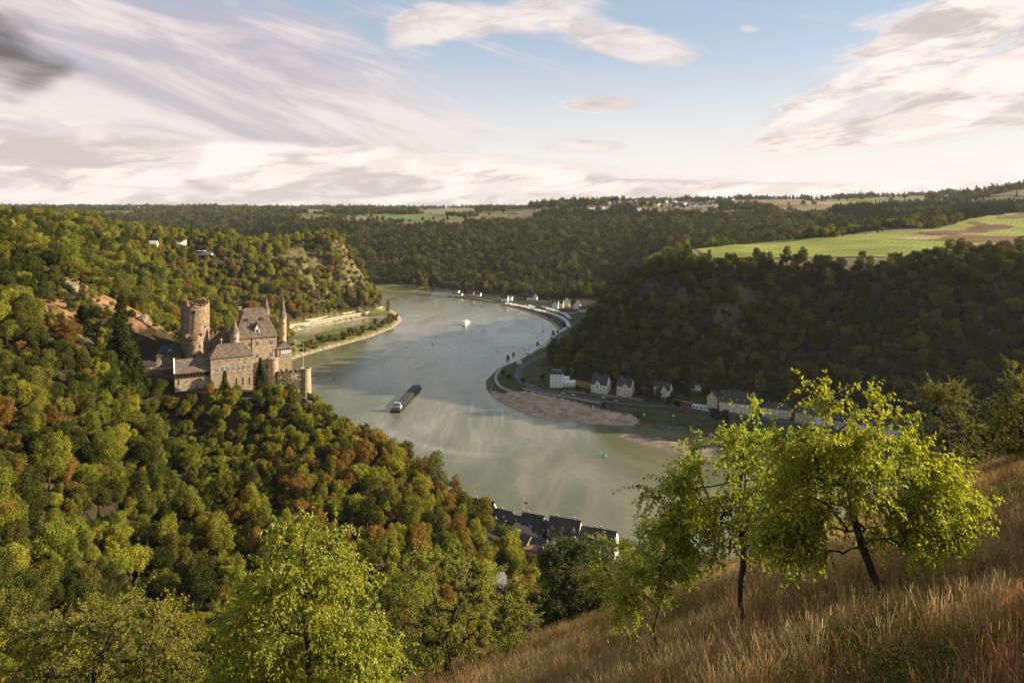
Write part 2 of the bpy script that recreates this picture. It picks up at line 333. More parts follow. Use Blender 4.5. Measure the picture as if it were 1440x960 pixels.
class MB:
    def __init__(s): s.v = []; s.f = []; s.mi = []; s.mats = []
    def _m(s, m):
        if m not in s.mats: s.mats.append(m)
        return s.mats.index(m)
    def add(s, vs, fs, m, M=None):
        b = len(s.v)
        s.v += [tuple(M @ Vector(v)) if M else tuple(v) for v in vs]
        k = s._m(m)
        for f in fs: s.f.append([i+b for i in f]); s.mi.append(k)
        return s
    def box(s, x0, x1, y0, y1, z0, z1, m, M=None):
        vs = [(x0, y0, z0), (x1, y0, z0), (x1, y1, z0), (x0, y1, z0), (x0, y0, z1), (x1, y0, z1), (x1, y1, z1), (x0, y1, z1)]
        return s.add(vs, [(0, 3, 2, 1), (4, 5, 6, 7), (0, 1, 5, 4), (1, 2, 6, 5), (2, 3, 7, 6), (3, 0, 4, 7)], m, M)
    def lathe(s, prof, m, c=(0, 0, 0), n=20, M=None, jag=0.0, rnd=None):
        """prof: (radius, z) list from bottom to top"""
        vs = []; fs = []
        for j, (r, z) in enumerate(prof):
            for i in range(n):
                a = 2*math.pi*i/n; zz = z+(rnd.uniform(-jag, jag) if jag and rnd and j == len(prof)-1 else 0)
                vs.append((c[0]+r*math.cos(a), c[1]+r*math.sin(a), c[2]+zz))
        for j in range(len(prof)-1):
            for i in range(n):
                k = (i+1) % n; fs.append((j*n+i, j*n+k, (j+1)*n+k, (j+1)*n+i))
        fs.append(tuple(range(n-1, -1, -1))); L = (len(prof)-1)*n; fs.append(tuple(L+i for i in range(n)))
        return s.add(vs, fs, m, M)
    def tube(s, pts, rads, m, n=6, M=None):
        vs = []; fs = []; up = Vector((.13, .21, .97))
        P = [Vector(p) for p in pts]
        for j, p in enumerate(P):
            d = (P[min(j+1, len(P)-1)]-P[max(j-1, 0)]).normalized(); a = d.cross(up)
            if a.length < 1e-3: a = d.cross(Vector((1, 0, 0)))
            a.normalize(); b = d.cross(a)
            for i in range(n):
                t = 2*math.pi*i/n; q = p+(a*math.cos(t)+b*math.sin(t))*rads[j]; vs.append(tuple(q))
        for j in range(len(P)-1):
            for i in range(n):
                k = (i+1) % n; fs.append((j*n+i, j*n+k, (j+1)*n+k, (j+1)*n+i))
        fs.append(tuple(range(n))); L = (len(P)-1)*n; fs.append(tuple(L+n-1-i for i in range(n)))
        return s.add(vs, fs, m, M)
    def mesh(s, name, smooth=False):
        me = bpy.data.meshes.new(name); me.from_pydata(s.v, [], s.f)
        for m in s.mats: me.materials.append(m)
        me.polygons.foreach_set('material_index', s.mi)
        if smooth: me.polygons.foreach_set('use_smooth', [True]*len(s.f))
        me.update(); return me
    def build(s, name, parent=None, loc=(0, 0, 0), rz=0.0, smooth=False):
        return link(name, s.mesh(name, smooth), parent, loc, rz)
def link(name, me, parent=None, loc=(0, 0, 0), rz=0.0):
    o = bpy.data.objects.new(name, me); COL.objects.link(o); o.parent = parent; o.location = loc; o.rotation_euler = (0, 0, rz)
    return o
# ------------------------------------------------------------------ the ground
M_ = {}
FIELDS = []   # (kind, [(px,py)...])  outlines read off the plateau, turned into ground polygons
def gp(pts): return [rc(*p)[:2] for p in pts]
FIELDS_PX = [
 ('green', [(905, 361), (930, 352), (1010, 348), (1060, 342), (1120, 337), (1180, 334), (1230, 328), (1286, 326), (1340, 316), (1402, 303), (1440, 299), (1560, 296), (1600, 358), (1440, 361), (1300, 361), (1150, 362), (1000, 362)]),
 ('brown', [(1286, 328), (1412, 315), (1425, 319), (1345, 330), (1317, 331)]),
 ('brown', [(1305, 338), (1336, 330.5), (1460, 332), (1560, 333), (1560, 343), (1440, 341)]),
 ('brown', [(1357, 313), (1372, 311), (1390, 315), (1380, 318.5)]),
 ('brown', [(1402, 303.5), (1440, 299.5), (1520, 297), (1520, 306), (1440, 306), (1402, 307.5)]),
 ('straw', [(1253, 337), (1287, 331), (1325, 331), (1303, 338)]),
 ('green2', [(510, 302), (620, 303), (660, 306), (585, 311), (550, 312)]),
 ('soil2', [(532, 317), (585, 311.5), (705, 304), (672, 311), (647, 319), (560, 320)]),
 ('green3', [(372, 296), (410, 292.5), (500, 298), (435, 301)]),
 ('green3', [(572, 298), (630, 293), (670, 293), (668, 301), (620, 302)]),
 ('soil2', [(997, 283), (1080, 281.5), (1140, 282.5), (1125, 288), (1080, 289), (1008, 288.5)]),
 ('soil2', [(1090, 294), (1192, 286), (1185, 292), (1162, 300), (1127, 299)]),
 ('green3', [(1150, 289), (1250, 280), (1320, 276), (1310, 281), (1200, 292)]),
 ('straw', [(1130, 283), (1240, 283), (1225, 286), (1140, 288)]),
 ('soil2', [(1380, 276), (1440, 267), (1500, 262), (1500, 276), (1440, 276)]),
 ('green3', [(720, 303), (760, 297), (770, 301), (735, 309)]),
 ('green3', [(1390, 279), (1440, 278), (1440, 280), (1400, 282)]),
 ('soil2', [(720, 299), (745, 295), (765, 297), (740, 302)]),
 ('green3', [(60, 300), (150, 297), (210, 299), (120, 303)]),
]
FIELDS = [(k, gp(p)) for k, p in FIELDS_PX]
ap = lambda pts: [((a-720)/F*b, b) for a, b in pts]
BARE = [ap([(48, 368), (70, 352), (118, 352), (112, 372), (80, 384)]),
        ap([(88, 405), (130, 400), (170, 388), (196, 392), (222, 405), (246, 412), (262, 425), (250, 440), (215, 442), (170, 432), (120, 432), (85, 425)])]
CROT = R(28)
VINE = ap([(8, 405), (40, 400), (92, 396), (95, 425), (60, 432), (15, 432)])
CC = (-150.0, 392.0)            # castle yard centre

def inpoly(poly, x, y):
    ins = np.zeros(np.shape(x), bool); n = len(poly)
    for i in range(n):
        ax, ay = poly[i]; bx, by = poly[(i+1) % n]
        if ay == by: continue
        c = ((ay <= y) & (by > y)) | ((by <= y) & (ay > y))
        ins ^= c & (x < ax+(y-ay)*(bx-ax)/(by-ay))
    return ins

def build_ground():
    a0 = np.linspace(-.74, .74, 640)                      # tan-like, fine sector ahead
    fine = np.arctan(np.linspace(-.86, .86, 640))
    rest = np.linspace(fine[-1], fine[0]+2*math.pi, 60)[1:-1]
    ang = np.concatenate([fine, rest]); n = len(ang)
    rad = np.concatenate([np.geomspace(.8, 120, 150)[:-1], np.geomspace(120, 3500, 470)[:-1], np.geomspace(3500, 14000, 40)])
    X = rad[:, None]*np.sin(ang)[None]; Y = rad[:, None]*np.cos(ang)[None]
    Z = height(X, Y); nr = len(rad)
    V = np.stack([X, Y, Z], -1).reshape(-1, 3)
    V = np.vstack([V, [[0, 0, H1(0, 0)]]])
    i = np.arange(nr-1)[:, None]; j = np.arange(n)[None]; k = (j+1) % n
    Fq = np.stack([i*n+j+0*k, (i+1)*n+j, (i+1)*n+k, i*n+k], -1).reshape(-1, 4)[:, ::-1]
    c = len(V)-1; T = np.stack([np.full(n, c), np.arange(n), (np.arange(n)+1) % n], -1)[:, ::-1]
    # the ground's own cover, by place
    x, y, z = V[:, 0], V[:, 1], V[:, 2]; rr = np.hypot(x, y)
    nz = fbm(x/60, y/60, 77, 4); nz2 = fbm(x/9, y/9, 78, 3)
    C = np.zeros((len(V), 3)); C[:] = (.045, .036, .018)
    C = np.where((nz2 > .1)[:, None], np.array((.07, .055, .025)), C)
    plate = (z > 128) & (y > 780) & ((x > 60) | (y > 1800))
    pc = np.where((fbm(x/130+.5*y/130, y/420, 88, 2) > .05)[:, None], np.array((.26, .20, .11)), np.array((.15, .165, .05)))
    C = np.where(plate[:, None], pc, C)
    d = np.minimum(sdf(RIVER, x, y), sdf(BASIN, x, y))
    flat = (z < 12) & (rr > 380) & (d < 90)
    C = np.where(flat[:, None], np.where((nz2 > .05)[:, None], np.array((.045, .07, .02)), np.array((.06, .06, .025))), C)
    C = np.where((flat & (x < -150))[:, None], np.array((.15, .15, .045)), C)
    right = (x > -60+0*x) & (rr > 380)
    gravel = np.where(((y < 1400) & (x < -150))[:, None], np.array((.40, .32, .22)), np.array((.11, .085, .062)))
    C = np.where(((d < np.where(x < -150, 7.5, 9)+2*nz2) & (rr > 380))[:, None], gravel, C)
    C = np.where(((sdf(SAND, x, y) < 1.5*nz2))[:, None], np.array((.38, .28, .19)), C)
    C = np.where(((sdf(ISLE, x, y) < 2))[:, None], np.array((.25, .20, .15)), C)
    for b in BARE:
        C = np.where((sdf(b, x, y) < 3*nz2)[:, None], np.array((.26, .155, .075))*(1+.5*nz2[:, None]), C)
    C = np.where((sdf(VINE, x, y) < 0)[:, None], np.array((.10, .15, .035)), C)
    lor = np.exp(-(((x+330)/130)**2+((y-1335)/85)**2))
    C = np.where(((lor > .2) & (z > 30) & (nz2 > -.35))[:, None], np.where((fbm(x/7, y/7, 79, 2) > .05)[:, None], np.array((.19, .14, .09)), np.array((.12, .11, .04)))*(1+.5*nz2[:, None]), C)
    rh = (x > 100) & (y > 700) & (y < 960) & (z > 60) & (nz > .24) & (x < 420); C = np.where(rh[:, None], np.array((.12, .085, .055))*(1+.5*nz2[:, None]), C)
    nearm = (rr < 110) & (z > 90)
    C = np.where(nearm[:, None], np.array((.17, .12, .06))*(1+.5*nz2[:, None]), C)
    me = mesh_np('ground', V, Fq, T, smooth=True)
    ca = me.color_attributes.new('cover', 'FLOAT_COLOR', 'POINT')
    ca.data.foreach_set('color', np.concatenate([C, np.ones((len(V), 1))], 1).astype(np.float32).ravel())
    m = bpy.data.materials.new('ground'); m.use_nodes = True; t = NT(m.node_tree); b = m.node_tree.nodes['Principled BSDF']
    at_ = t.n('ShaderNodeAttribute', attribute_name='cover').outputs['Color']
    co = t.n('ShaderNodeTexCoord').outputs['Object']
    n1_ = t.noise(co, .12, 6, .65).outputs[0]; n2_ = t.noise(co, 1.7, 4, .6).outputs[0]
    f = t.mix(t.smooth(n1_, .3, .7), (.6, .62, .6), (1.3, 1.25, 1.2)); g = t.mix(t.smooth(n2_, .3, .7), (.72, .72, .72), (1.2, 1.2, 1.2))
    t.put(b.inputs['Base Color'], t.mix(1.0, t.mix(1.0, at_, f, 'MULTIPLY'), g, 'MULTIPLY'))
    b.inputs['Roughness'].default_value = .95; b.inputs['Specular IOR Level'].default_value = .1
    bn = t.n('ShaderNodeBump'); bn.inputs['Strength'].default_value = .5; bn.inputs['Distance'].default_value = .5
    t.put(bn.inputs['Height'], n2_); t.link(bn.outputs[0], b.inputs['Normal'])
    me.materials.append(m)
    tag(link('ground', me), 'valley sides, river banks and plateau', kind='structure')
build_ground()

def drape(name, poly, step, off, m, kind='structure', label=None):
    """lay a flat-edged sheet over the ground"""
    import bmesh
    bm = bmesh.new(); bm.faces.new([bm.verts.new((x, y, 0)) for x, y in poly]); bmesh.ops.triangulate(bm, faces=bm.faces[:])
    xs = [p[0] for p in poly]; ys = [p[1] for p in poly]
    for ax, lo, hi in ((0, min(xs), max(xs)), (1, min(ys), max(ys))):
        k = lo+step
        while k < hi:
            no = (1, 0, 0) if ax == 0 else (0, 1, 0); co = (k, 0, 0) if ax == 0 else (0, k, 0)
            bmesh.ops.bisect_plane(bm, geom=bm.verts[:]+bm.edges[:]+bm.faces[:], plane_co=co, plane_no=no, dist=1e-4); k += step
    P = np.array([v.co[:] for v in bm.verts]); hz = height(P[:, 0], P[:, 1])
    for v, z in zip(bm.verts, hz): v.co.z = z+off
    for f in bm.faces:
        if f.normal.z < 0: f.normal_flip()
    me = bpy.data.meshes.new(name); bm.to_mesh(me); bm.free(); me.materials.append(m)
    for p in me.polygons: p.use_smooth = True
    return tag(link(name, me), label, kind=kind)
def fieldmat(name, c, c2, sc=.02, ang=0.0, rows=.6):
    m = bpy.data.materials.new(name); m.use_nodes = True; t = NT(m.node_tree); b = m.node_tree.nodes['Principled BSDF']
    co = t.n('ShaderNodeTexCoord').outputs['Object']
    mp = t.n('ShaderNodeMapping'); t.put(mp.inputs[0], co); mp.inputs['Rotation'].default_value = (0, 0, ang); mp.inputs['Scale'].default_value = (.12, 1, 1)
    n = t.noise(co, sc, 6, .65).outputs[0]; r = t.noise(mp.outputs[0], rows*.25, 3, .6).outputs[0]
    q = t.m('ADD', t.m('MULTIPLY', n, .6), t.m('MULTIPLY', r, .4))
    wv = t.n('ShaderNodeTexWave'); t.put(wv.inputs['Vector'], co); m2_ = t.n('ShaderNodeMapping'); t.put(m2_.inputs[0], co); m2_.inputs['Rotation'].default_value = (0, 0, ang+.35); t.link(m2_.outputs[0], wv.inputs['Vector']); wv.inputs['Scale'].default_value = .035; wv.inputs['Distortion'].default_value = 1.2; wv.inputs['Detail Scale'].default_value = .3
    t.put(b.inputs['Base Color'], t.mix(1.0, t.mix(t.smooth(q, .38, .62), c, c2), t.mix(t.smooth(wv.outputs[1], .75, 1.0), (1, 1, 1), (.78, .80, .8)), 'MULTIPLY')); b.inputs['Roughness'].default_value = .95; b.inputs['Specular IOR Level'].default_value = .1
    return m
FM = {'green': fieldmat('meadow_green', (.20, .24, .035), (.30, .30, .06), .012, .3), 'brown': fieldmat('ploughed_soil', (.15, .075, .04), (.22, .12, .065), .02, .2),
      'straw': fieldmat('stubble', (.33, .24, .11), (.40, .30, .15), .02, .2), 'green2': fieldmat('pasture', (.12, .17, .04), (.17, .2, .06), .01),
      'soil2': fieldmat('pale_soil', (.22, .14, .08), (.28, .19, .11), .01, .5), 'green3': fieldmat('dry_pasture', (.17, .18, .06), (.24, .22, .09), .01)}
for i, (k, p) in enumerate(FIELDS):
    s_ = 14 if i < 6 else 40
    drape('field', p, s_, .7 if k == 'green' else (1.1 if i < 6 else 2.0), FM[k], label={'green': 'bright green meadow on the plateau', 'brown': 'ploughed brown field', 'straw': 'pale stubble field'}.get(k, 'distant field'))

# ------------------------------------------------------------------ water
def water_mat():
    m = bpy.data.materials.new('river_water'); m.use_nodes = True; t = NT(m.node_tree); b = m.node_tree.nodes['Principled BSDF']
    co = t.n('ShaderNodeTexCoord').outputs['Object']
    x, y, z = t.sep(co)
    mp = t.n('ShaderNodeMapping'); t.put(mp.inputs[0], co); mp.inputs['Rotation'].default_value = (0, 0, R(25)); mp.inputs['Scale'].default_value = (1, .35, 1)
    sw = t.noise(mp.outputs[0], .012, 5, .6, 1.6).outputs[0]
    silt = t.mix(t.smooth(sw, .35, .68), (.12, .125, .06), (.21, .195, .11))
    # foam drawn out by the barge's wake and by the current over the shallows
    def ring(cx, cy, r0, w, a0, a1):
        dx_ = t.m('SUBTRACT', x, cx); dy_ = t.m('SUBTRACT', y, cy)
        rr_ = t.m('SQRT', t.m('ADD', t.m('MULTIPLY', dx_, dx_), t.m('MULTIPLY', dy_, dy_)))
        q = t.m('DIVIDE', t.m('SUBTRACT', rr_, r0), w); g = t.m('POWER', 2.718, t.m('MULTIPLY', t.m('MULTIPLY', q, q), -1))
        an = t.m('ARCTAN2', dy_, dx_); s0 = t.smooth(an, a0, a0+.35); s1 = t.smooth(an, a1-.35, a1, 1.0, 0.0)
        return t.m('MULTIPLY', g, t.m('MULTIPLY', s0, s1))
    st = t.n('ShaderNodeMapping'); t.put(st.inputs[0], co); st.inputs['Rotation'].default_value = (0, 0, R(-30)); st.inputs['Scale'].default_value = (1, .12, 1)
    fn = t.noise(st.outputs[0], .055, 5, .6, 2.2).outputs[0]
    wake = t.m('ADD', ring(-5, 690, 118, 6, -3.14, -1.5), t.m('MULTIPLY', ring(5, 700, 96, 20, -2.9, -.6), .45))
    wake = t.m('ADD', wake, t.m('MULTIPLY', ring(-5, 690, 118, 5, 2.5, 3.14), .8))
    d2 = t.gauss(x, y, -20, 690, 75, 60, 0.4); d3 = t.gauss(x, y, -105, 925, 70, 60, .3); d4 = t.gauss(x, y, -60, 1180, 60, 90, .3); d5 = t.gauss(x, y, -80, 1235, 12, 14)
    fo = t.m('MULTIPLY', t.smooth(fn, .42, .78), t.m('ADD', t.m('MULTIPLY', wake, .30), t.m('ADD', t.m('MULTIPLY', d2, .28), t.m('ADD', t.m('MULTIPLY', d3, .15), t.m('ADD', t.m('MULTIPLY', d4, .10), d5)))), clamp=True)
    fo = t.m('ADD', fo, t.m('MULTIPLY', wake, .10), clamp=True)
    t.put(b.inputs['Base Color'], t.mix(fo, silt, (.62, .62, .62)))
    # smoothed by wind in some places more than in others
    ru_ = t.noise(mp.outputs[0], .02, 4, .6, 1.0).outputs[0]
    t.put(b.inputs['Roughness'], t.smooth(ru_, .3, .7, .10, .24)); b.inputs['IOR'].default_value = 1.33; b.inputs['Specular IOR Level'].default_value = .5
    bn = t.n('ShaderNodeBump'); bn.inputs['Strength'].default_value = .25; bn.inputs['Distance'].default_value = .5
    t.put(bn.inputs['Height'], t.noise(mp.outputs[0], .05, 4, .55, .6).outputs[0]); t.link(bn.outputs[0], b.inputs['Normal'])
    return m
WM = water_mat()
me = mesh_np('river', [(-2500, 150, 0), (1500, 30, 0), (1500, 2600, 0), (-2500, 2600, 0)], [(0, 1, 2, 3)], mats=[WM])
tag(link('river', me), 'broad river bending through the gorge', kind='structure')

# ------------------------------------------------------------------ ribbons: roads, paths, bank walls
def smooth_line(pts, step=8.0):
    P = [np.array(p[:2], float) for p in pts]; out = []
    for i in range(len(P)-1):
        p0 = P[max(i-1, 0)]; p1 = P[i]; p2 = P[i+1]; p3 = P[min(i+2, len(P)-1)]
        n = max(2, int(np.linalg.norm(p2-p1)/step))
        for k in range(n):
            t = k/n; out.append(.5*((2*p1)+(-p0+p2)*t+(2*p0-5*p1+4*p2-p3)*t*t+(-p0+3*p1-3*p2+p3)*t**3))
    out.append(P[-1]); return out
def ribbon(name, pts, w, off, m, label, zfix=None, thick=0.0, kind='structure', step=8.0):
    L = smooth_line(pts, step); vs = []; fs = []
    A = np.array(L); T = np.gradient(A, axis=0); T /= np.linalg.norm(T, axis=1)[:, None]+1e-9; N = np.stack([-T[:, 1], T[:, 0]], 1)
    l = A+N*w/2; r = A-N*w/2; hc = height(A[:, 0], A[:, 1]); hl = height(l[:, 0], l[:, 1]); hr = height(r[:, 0], r[:, 1])
    z = np.maximum(hc, np.maximum(np.minimum(hl, hc+1.2), np.minimum(hr, hc+1.2)))+off
    if zfix is not None: z = np.full(len(L), zfix)
    else: z = np.convolve(np.pad(z, 2, mode='edge'), np.ones(5)/5, 'valid')
    mb = MB(); n = len(L)
    for i in range(n): vs += [(l[i][0], l[i][1], z[i]), (r[i][0], r[i][1], z[i]), (l[i][0], l[i][1], z[i]-1.5-thick), (r[i][0], r[i][1], z[i]-1.5-thick)]
    for i in range(n-1):
        a = i*4; b = a+4
        fs += [(a, a+1, b+1, b), (a+2, a, b, b+2), (a+1, a+3, b+3, b+1)]
    mb.add(vs, fs, m); o = mb.build(name)
    tag(o, label, kind=kind); return o, A, z
asphalt = mat('asphalt', (.07, .068, .066), var=.2, vscale=.3); pathm = mat('path_gravel', (.30, .26, .2), var=.15, vscale=.4)
stone_pale = mat('pale_stone', (.42, .35, .26), var=.2, vscale=.5); earth = mat('rail_bed', (.22, .15, .09), var=.25, vscale=.3)
concrete = mat('concrete', (.42, .41, .38), var=.12, vscale=.5)
W2 = lambda pts: [rc(a, b)[:2] for a, b in pts]
ribbon('road', W2([(815, 470), (806, 480), (780, 492), (740, 512), (728, 524), (734, 537), (752, 546), (780, 552), (822, 560), (880, 568), (950, 573), (1010, 579), (1100, 592), (1200, 604), (1300, 618)]), 9, .35, asphalt, 'riverside road below the villas')
ribbon('path', W2([(640, 416), (690, 423), (728, 433), (762, 444), (783, 458), (783, 466), (770, 474), (745, 488), (722, 503), (703, 519), (697, 532), (706, 546), (728, 552)]), 3.2, .25, pathm, 'pale path along the river bank')
ribbon('road', W2([(700, 421), (740, 430), (780, 442), (808, 456)]), 5, .3, asphalt, 'lane between the caravans')
RL = W2([(375, 472), (400, 466), (440, 457), (480, 448), (520, 439), (537, 435)])
ribbon('road', [(x, y+7) for x, y in RL], 9, .4, pathm, 'road at the foot of the great rock', zfix=8.2, thick=5)
ribbon('railway', [(x-4, y+26) for x, y in RL], 12, .4, earth, 'railway terrace at the foot of the great rock', zfix=11.0, thick=8)
o, A, Z = ribbon('retaining_wall', [(x, y+1.2) for x, y in RL], .8, 0, concrete, None, zfix=9.2, thick=8, kind='thing')
tag(o, 'long pale retaining wall between the road and the harbour basin', 'wall')
o, A, Z = ribbon('retaining_wall', [(x-1, y+14) for x, y in RL], .8, 0, stone_pale, None, zfix=12.2, thick=8, kind='thing')
tag(o, 'upper stone wall holding the railway below the great rock', 'wall')
o, A, Z = ribbon('roadside_wall', W2([(735, 546), (760, 552), (790, 557), (822, 563), (845, 567)]), .6, 1.2, concrete, None, thick=2, kind='thing')
tag(o, 'low white wall on the river side of the riverside road', 'wall')
o, A, Z = ribbon('quay_wall', W2([(838, 570), (870, 575), (930, 579), (1000, 588), (1080, 600), (1180, 614)]), .8, .6, mat('brown_stone', (.14, .10, .07), var=.3, vscale=.4), None, thick=4, kind='thing')
tag(o, 'dark stone quay wall above the river meadow', 'wall')
# ------------------------------------------------------------------ trees seen from afar
BARK = mat('bark', (.07, .05, .035), var=.3, vscale=1.5)
FOL_I = foliage_mat('leaves_of_the_wood', 'instance'); FOL_O = foliage_mat('leaves_of_single_trees', 'object')
def cards(C, Nrm, S, rng, aspect=.62, ridge=.18):
    """leaf sprays: each a small four-sided blade"""
    n = len(C); r = rng.normal(size=(n, 3)); a = np.cross(Nrm, r); a /= np.linalg.norm(a, axis=1)[:, None]+1e-9
    b = np.cross(Nrm, a); S = np.asarray(S)[:, None]
    V = np.stack([C-a*S, C-b*S*aspect+Nrm*S*ridge, C+a*S, C+b*S*aspect+Nrm*S*ridge], 1).reshape(-1, 3)
    Q = np.arange(n*4).reshape(-1, 4)
    return V, Q
def crown_np(seed, n, leaf, lobes=11, tall=1.0, rough=.42):
    rng = np.random.default_rng(seed); L = []
    ex, ey = rng.uniform(.8, 1.15, 2); L.append((np.array([0, 0, 1.2*tall]), .50))
    while len(L) < lobes:
        p = rng.normal(size=3); p /= np.linalg.norm(p); p *= rng.uniform(.40, .86)*np.array((ex, ey, 1.15))
        if p[2] < -.35: p[2] = -.35
        L.append((np.array([p[0], p[1], 1.25*tall+p[2]*.9*tall]), rng.uniform(.15, .33)))
    C = []; N = []
    tot = sum(r*r for _, r in L)
    for k, (c, r) in enumerate(L):
        m = int(n*r*r/tot*1.9); d = rng.normal(size=(m, 3)); d /= np.linalg.norm(d, axis=1)[:, None]
        rr = r*(1+rough*rng.normal(size=m)*.5); p = c+d*rr[:, None]; keep = np.ones(m, bool)
        for j, (c2, r2) in enumerate(L):
            if j != k: keep &= np.linalg.norm(p-c2, axis=1) > r2*.80
        keep &= p[:, 2] > .42
        C.append(p[keep]); N.append(d[keep])
    C = np.vstack(C); N = np.vstack(N)
    if len(C) > n: i = rng.permutation(len(C))[:n]; C = C[i]; N = N[i]
    C = C+.05*np.stack([np.sin(C[:, 1]*9+seed), np.sin(C[:, 2]*8+seed), np.sin(C[:, 0]*9+seed)], 1)
    N = N+.75*rng.normal(size=N.shape); N /= np.linalg.norm(N, axis=1)[:, None]
    V, Q = cards(C, N, leaf*rng.uniform(.6, 1.35, len(C)), rng)
    return V, Q
def conifer_np(seed, n, leaf, tiers=13, width=.40):
    rng = np.random.default_rng(seed); t = rng.uniform(0, 1, n)**1.25
    lay = np.floor(t*tiers)/tiers; fr = t*tiers-np.floor(t*tiers)
    a = rng.uniform(0, 2*math.pi, n); a = np.round(a*7/(2*math.pi)+lay*37)/7*2*math.pi+rng.normal(size=n)*.25
    rmax = width*(1-lay)**.85*(.75+.35*np.sin(lay*91+np.round(a*2)))+.02
    rr = rmax*np.sqrt(rng.uniform(.03, 1, n)); z = .25+2.1*lay+.07*rng.normal(size=n)*.5-rr*.28
    C = np.stack([rr*np.cos(a), rr*np.sin(a), z], 1); N = np.stack([.3*np.cos(a), .3*np.sin(a), np.ones(n)], 1)+.45*rng.normal(size=(n, 3))
    N /= np.linalg.norm(N, axis=1)[:, None]
    return cards(C, N, leaf*rng.uniform(.6, 1.3, n), rng)
def trunk_np(h, r, limbs, seed):
    mb = MB(); rnd = random.Random(seed)
    mb.tube([(0, 0, -.25), (.01, .02, h*.4), (.03, -.01, h*.75), (.0, .02, h)], [r*1.2, r, r*.8, r*.3], BARK, 6)
    for i in range(limbs):
        a = rnd.uniform(0, 6.28); z0 = h*rnd.uniform(.4, .8); q = rnd.uniform(.35, .7)
        mb.tube([(0, 0, z0), (q*.5*math.cos(a), q*.5*math.sin(a), z0+.22), (q*math.cos(a), q*math.sin(a), z0+.5)], [r*.5, r*.35, r*.12], BARK, 5)
    return mb
def tree_meshes(kind, seed, n, leaf, fol):
    if kind == 'conifer':
        V, Q = conifer_np(seed, n, leaf); tr = trunk_np(2.2, .035, 0, seed)
    elif kind == 'bush':
        V, Q = crown_np(seed, n, leaf, 8, .8); V = V*np.array((1, 1, .8))-np.array((0, 0, .38)); tr = trunk_np(.5, .04, 2, seed)
    else:
        V, Q = crown_np(seed, n, leaf, 19+seed % 6, 1.12+.14*(seed % 3)); tr = trunk_np(1.3, .05, 3, seed)
    return mesh_np(kind+'_crown', V, Q, mats=[fol]), tr
src = bpy.data.collections.new('wood_sources')
def stuff_source(i, kind, seed, n, leaf):
    me, tr = tree_meshes(kind, seed, n, leaf, FOL_I)
    V = np.array([v.co[:] for v in me.vertices]); Q = np.arange(len(V)).reshape(-1, 4)
    mb = tr; b = len(V); V = np.vstack([V, np.array(mb.v)])
    me2 = bpy.data.meshes.new('s'); f = [tuple(q) for q in Q]+[tuple(k+b for k in ff) for ff in mb.f]
    me2.from_pydata([tuple(v) for v in V], [], f); me2.materials.append(FOL_I); me2.materials.append(BARK)
    me2.polygons.foreach_set('material_index', [0]*len(Q)+[1]*len(mb.f)); me2.update()
    o = bpy.data.objects.new('s%02d' % i, me2); src.objects.link(o)
# 0-3 far broadleaf, 4-5 far conifer, 6-9 near broadleaf, 10-11 near conifer, 12-13 bush
for i in range(4): stuff_source(i, 'tree', 100+i, 420, .15)
for i in range(2): stuff_source(4+i, 'conifer', 120+i, 420, .12)
for i in range(4): stuff_source(6+i, 'tree', 130+i, 3600, .055)
for i in range(2): stuff_source(10+i, 'conifer', 140+i, 2200, .06)
for i in range(2): stuff_source(12+i, 'bush', 150+i, 900, .09)

PAL = {'bright green': (.16, .185, .035), 'yellow-green': (.215, .215, .04), 'olive': (.115, .12, .032), 'orange-brown': (.20, .125, .04), 'dark green': (.055, .07, .02), 'rusty': (.19, .085, .03)}
PN = list(PAL); PV = np.array([PAL[k] for k in PN])
def visible_table():
    ys = np.geomspace(20, 11000, 900); u = np.linspace(-.86, .86, 430)
    X = u[:, None]*ys[None]; Hh = height(X, np.broadcast_to(ys, X.shape), True)
    s = (Hh-EYE)/ys[None]; run = np.maximum.accumulate(s, 1)
    run = np.concatenate([np.full((len(u), 1), -9), run[:, :-1]], 1)
    return ys, u, run
VY, VU, VR = visible_table()
def vis(x, y, z, margin):
    u = x/y; iu = np.clip(np.round((u-VU[0])/(VU[1]-VU[0])).astype(int), 0, len(VU)-1)
    iy = np.clip(np.searchsorted(VY, y)-1, 0, len(VY)-1)
    return (z+margin-EYE)/y > VR[iu, iy]
def scatter(y0, y1, sp, rng, jit=.45):
    xs = np.arange(-.86*y1, .86*y1, sp); ys = np.arange(y0, y1, sp)
    X, Y = np.meshgrid(xs, ys); X = X+rng.uniform(-jit, jit, X.shape)*sp; Y = Y+rng.uniform(-jit, jit, Y.shape)*sp
    X = X.ravel(); Y = Y.ravel(); k = (np.abs(X) < .84*Y) & (Y >= y0) & (Y < y1)
    return X[k], Y[k]
rng = np.random.default_rng(5)
TR = []      # x y z scale idx tint(3) palette
CASTLE_BOX = gp([(1, 1)]) if False else None
def castle_clear(x, y):
    a = CROT; lx = (x+156)*math.cos(a)+(y-372)*math.sin(a); ly = -(x+156)*math.sin(a)+(y-372)*math.cos(a)
    return (lx > -36) & (lx < 56) & (ly > np.where(lx < -19, 1, np.where(lx < 34, -10, -7))) & (ly < 46)
def rhill_rock(x, y, z): return (x > 100) & (y > 700) & (y < 960) & (z > 60) & (z < 118) & (fbm(x/60, y/60, 77, 4) > .26) & (x < 420) & (rng.uniform(0, 1, len(x)) < .6)
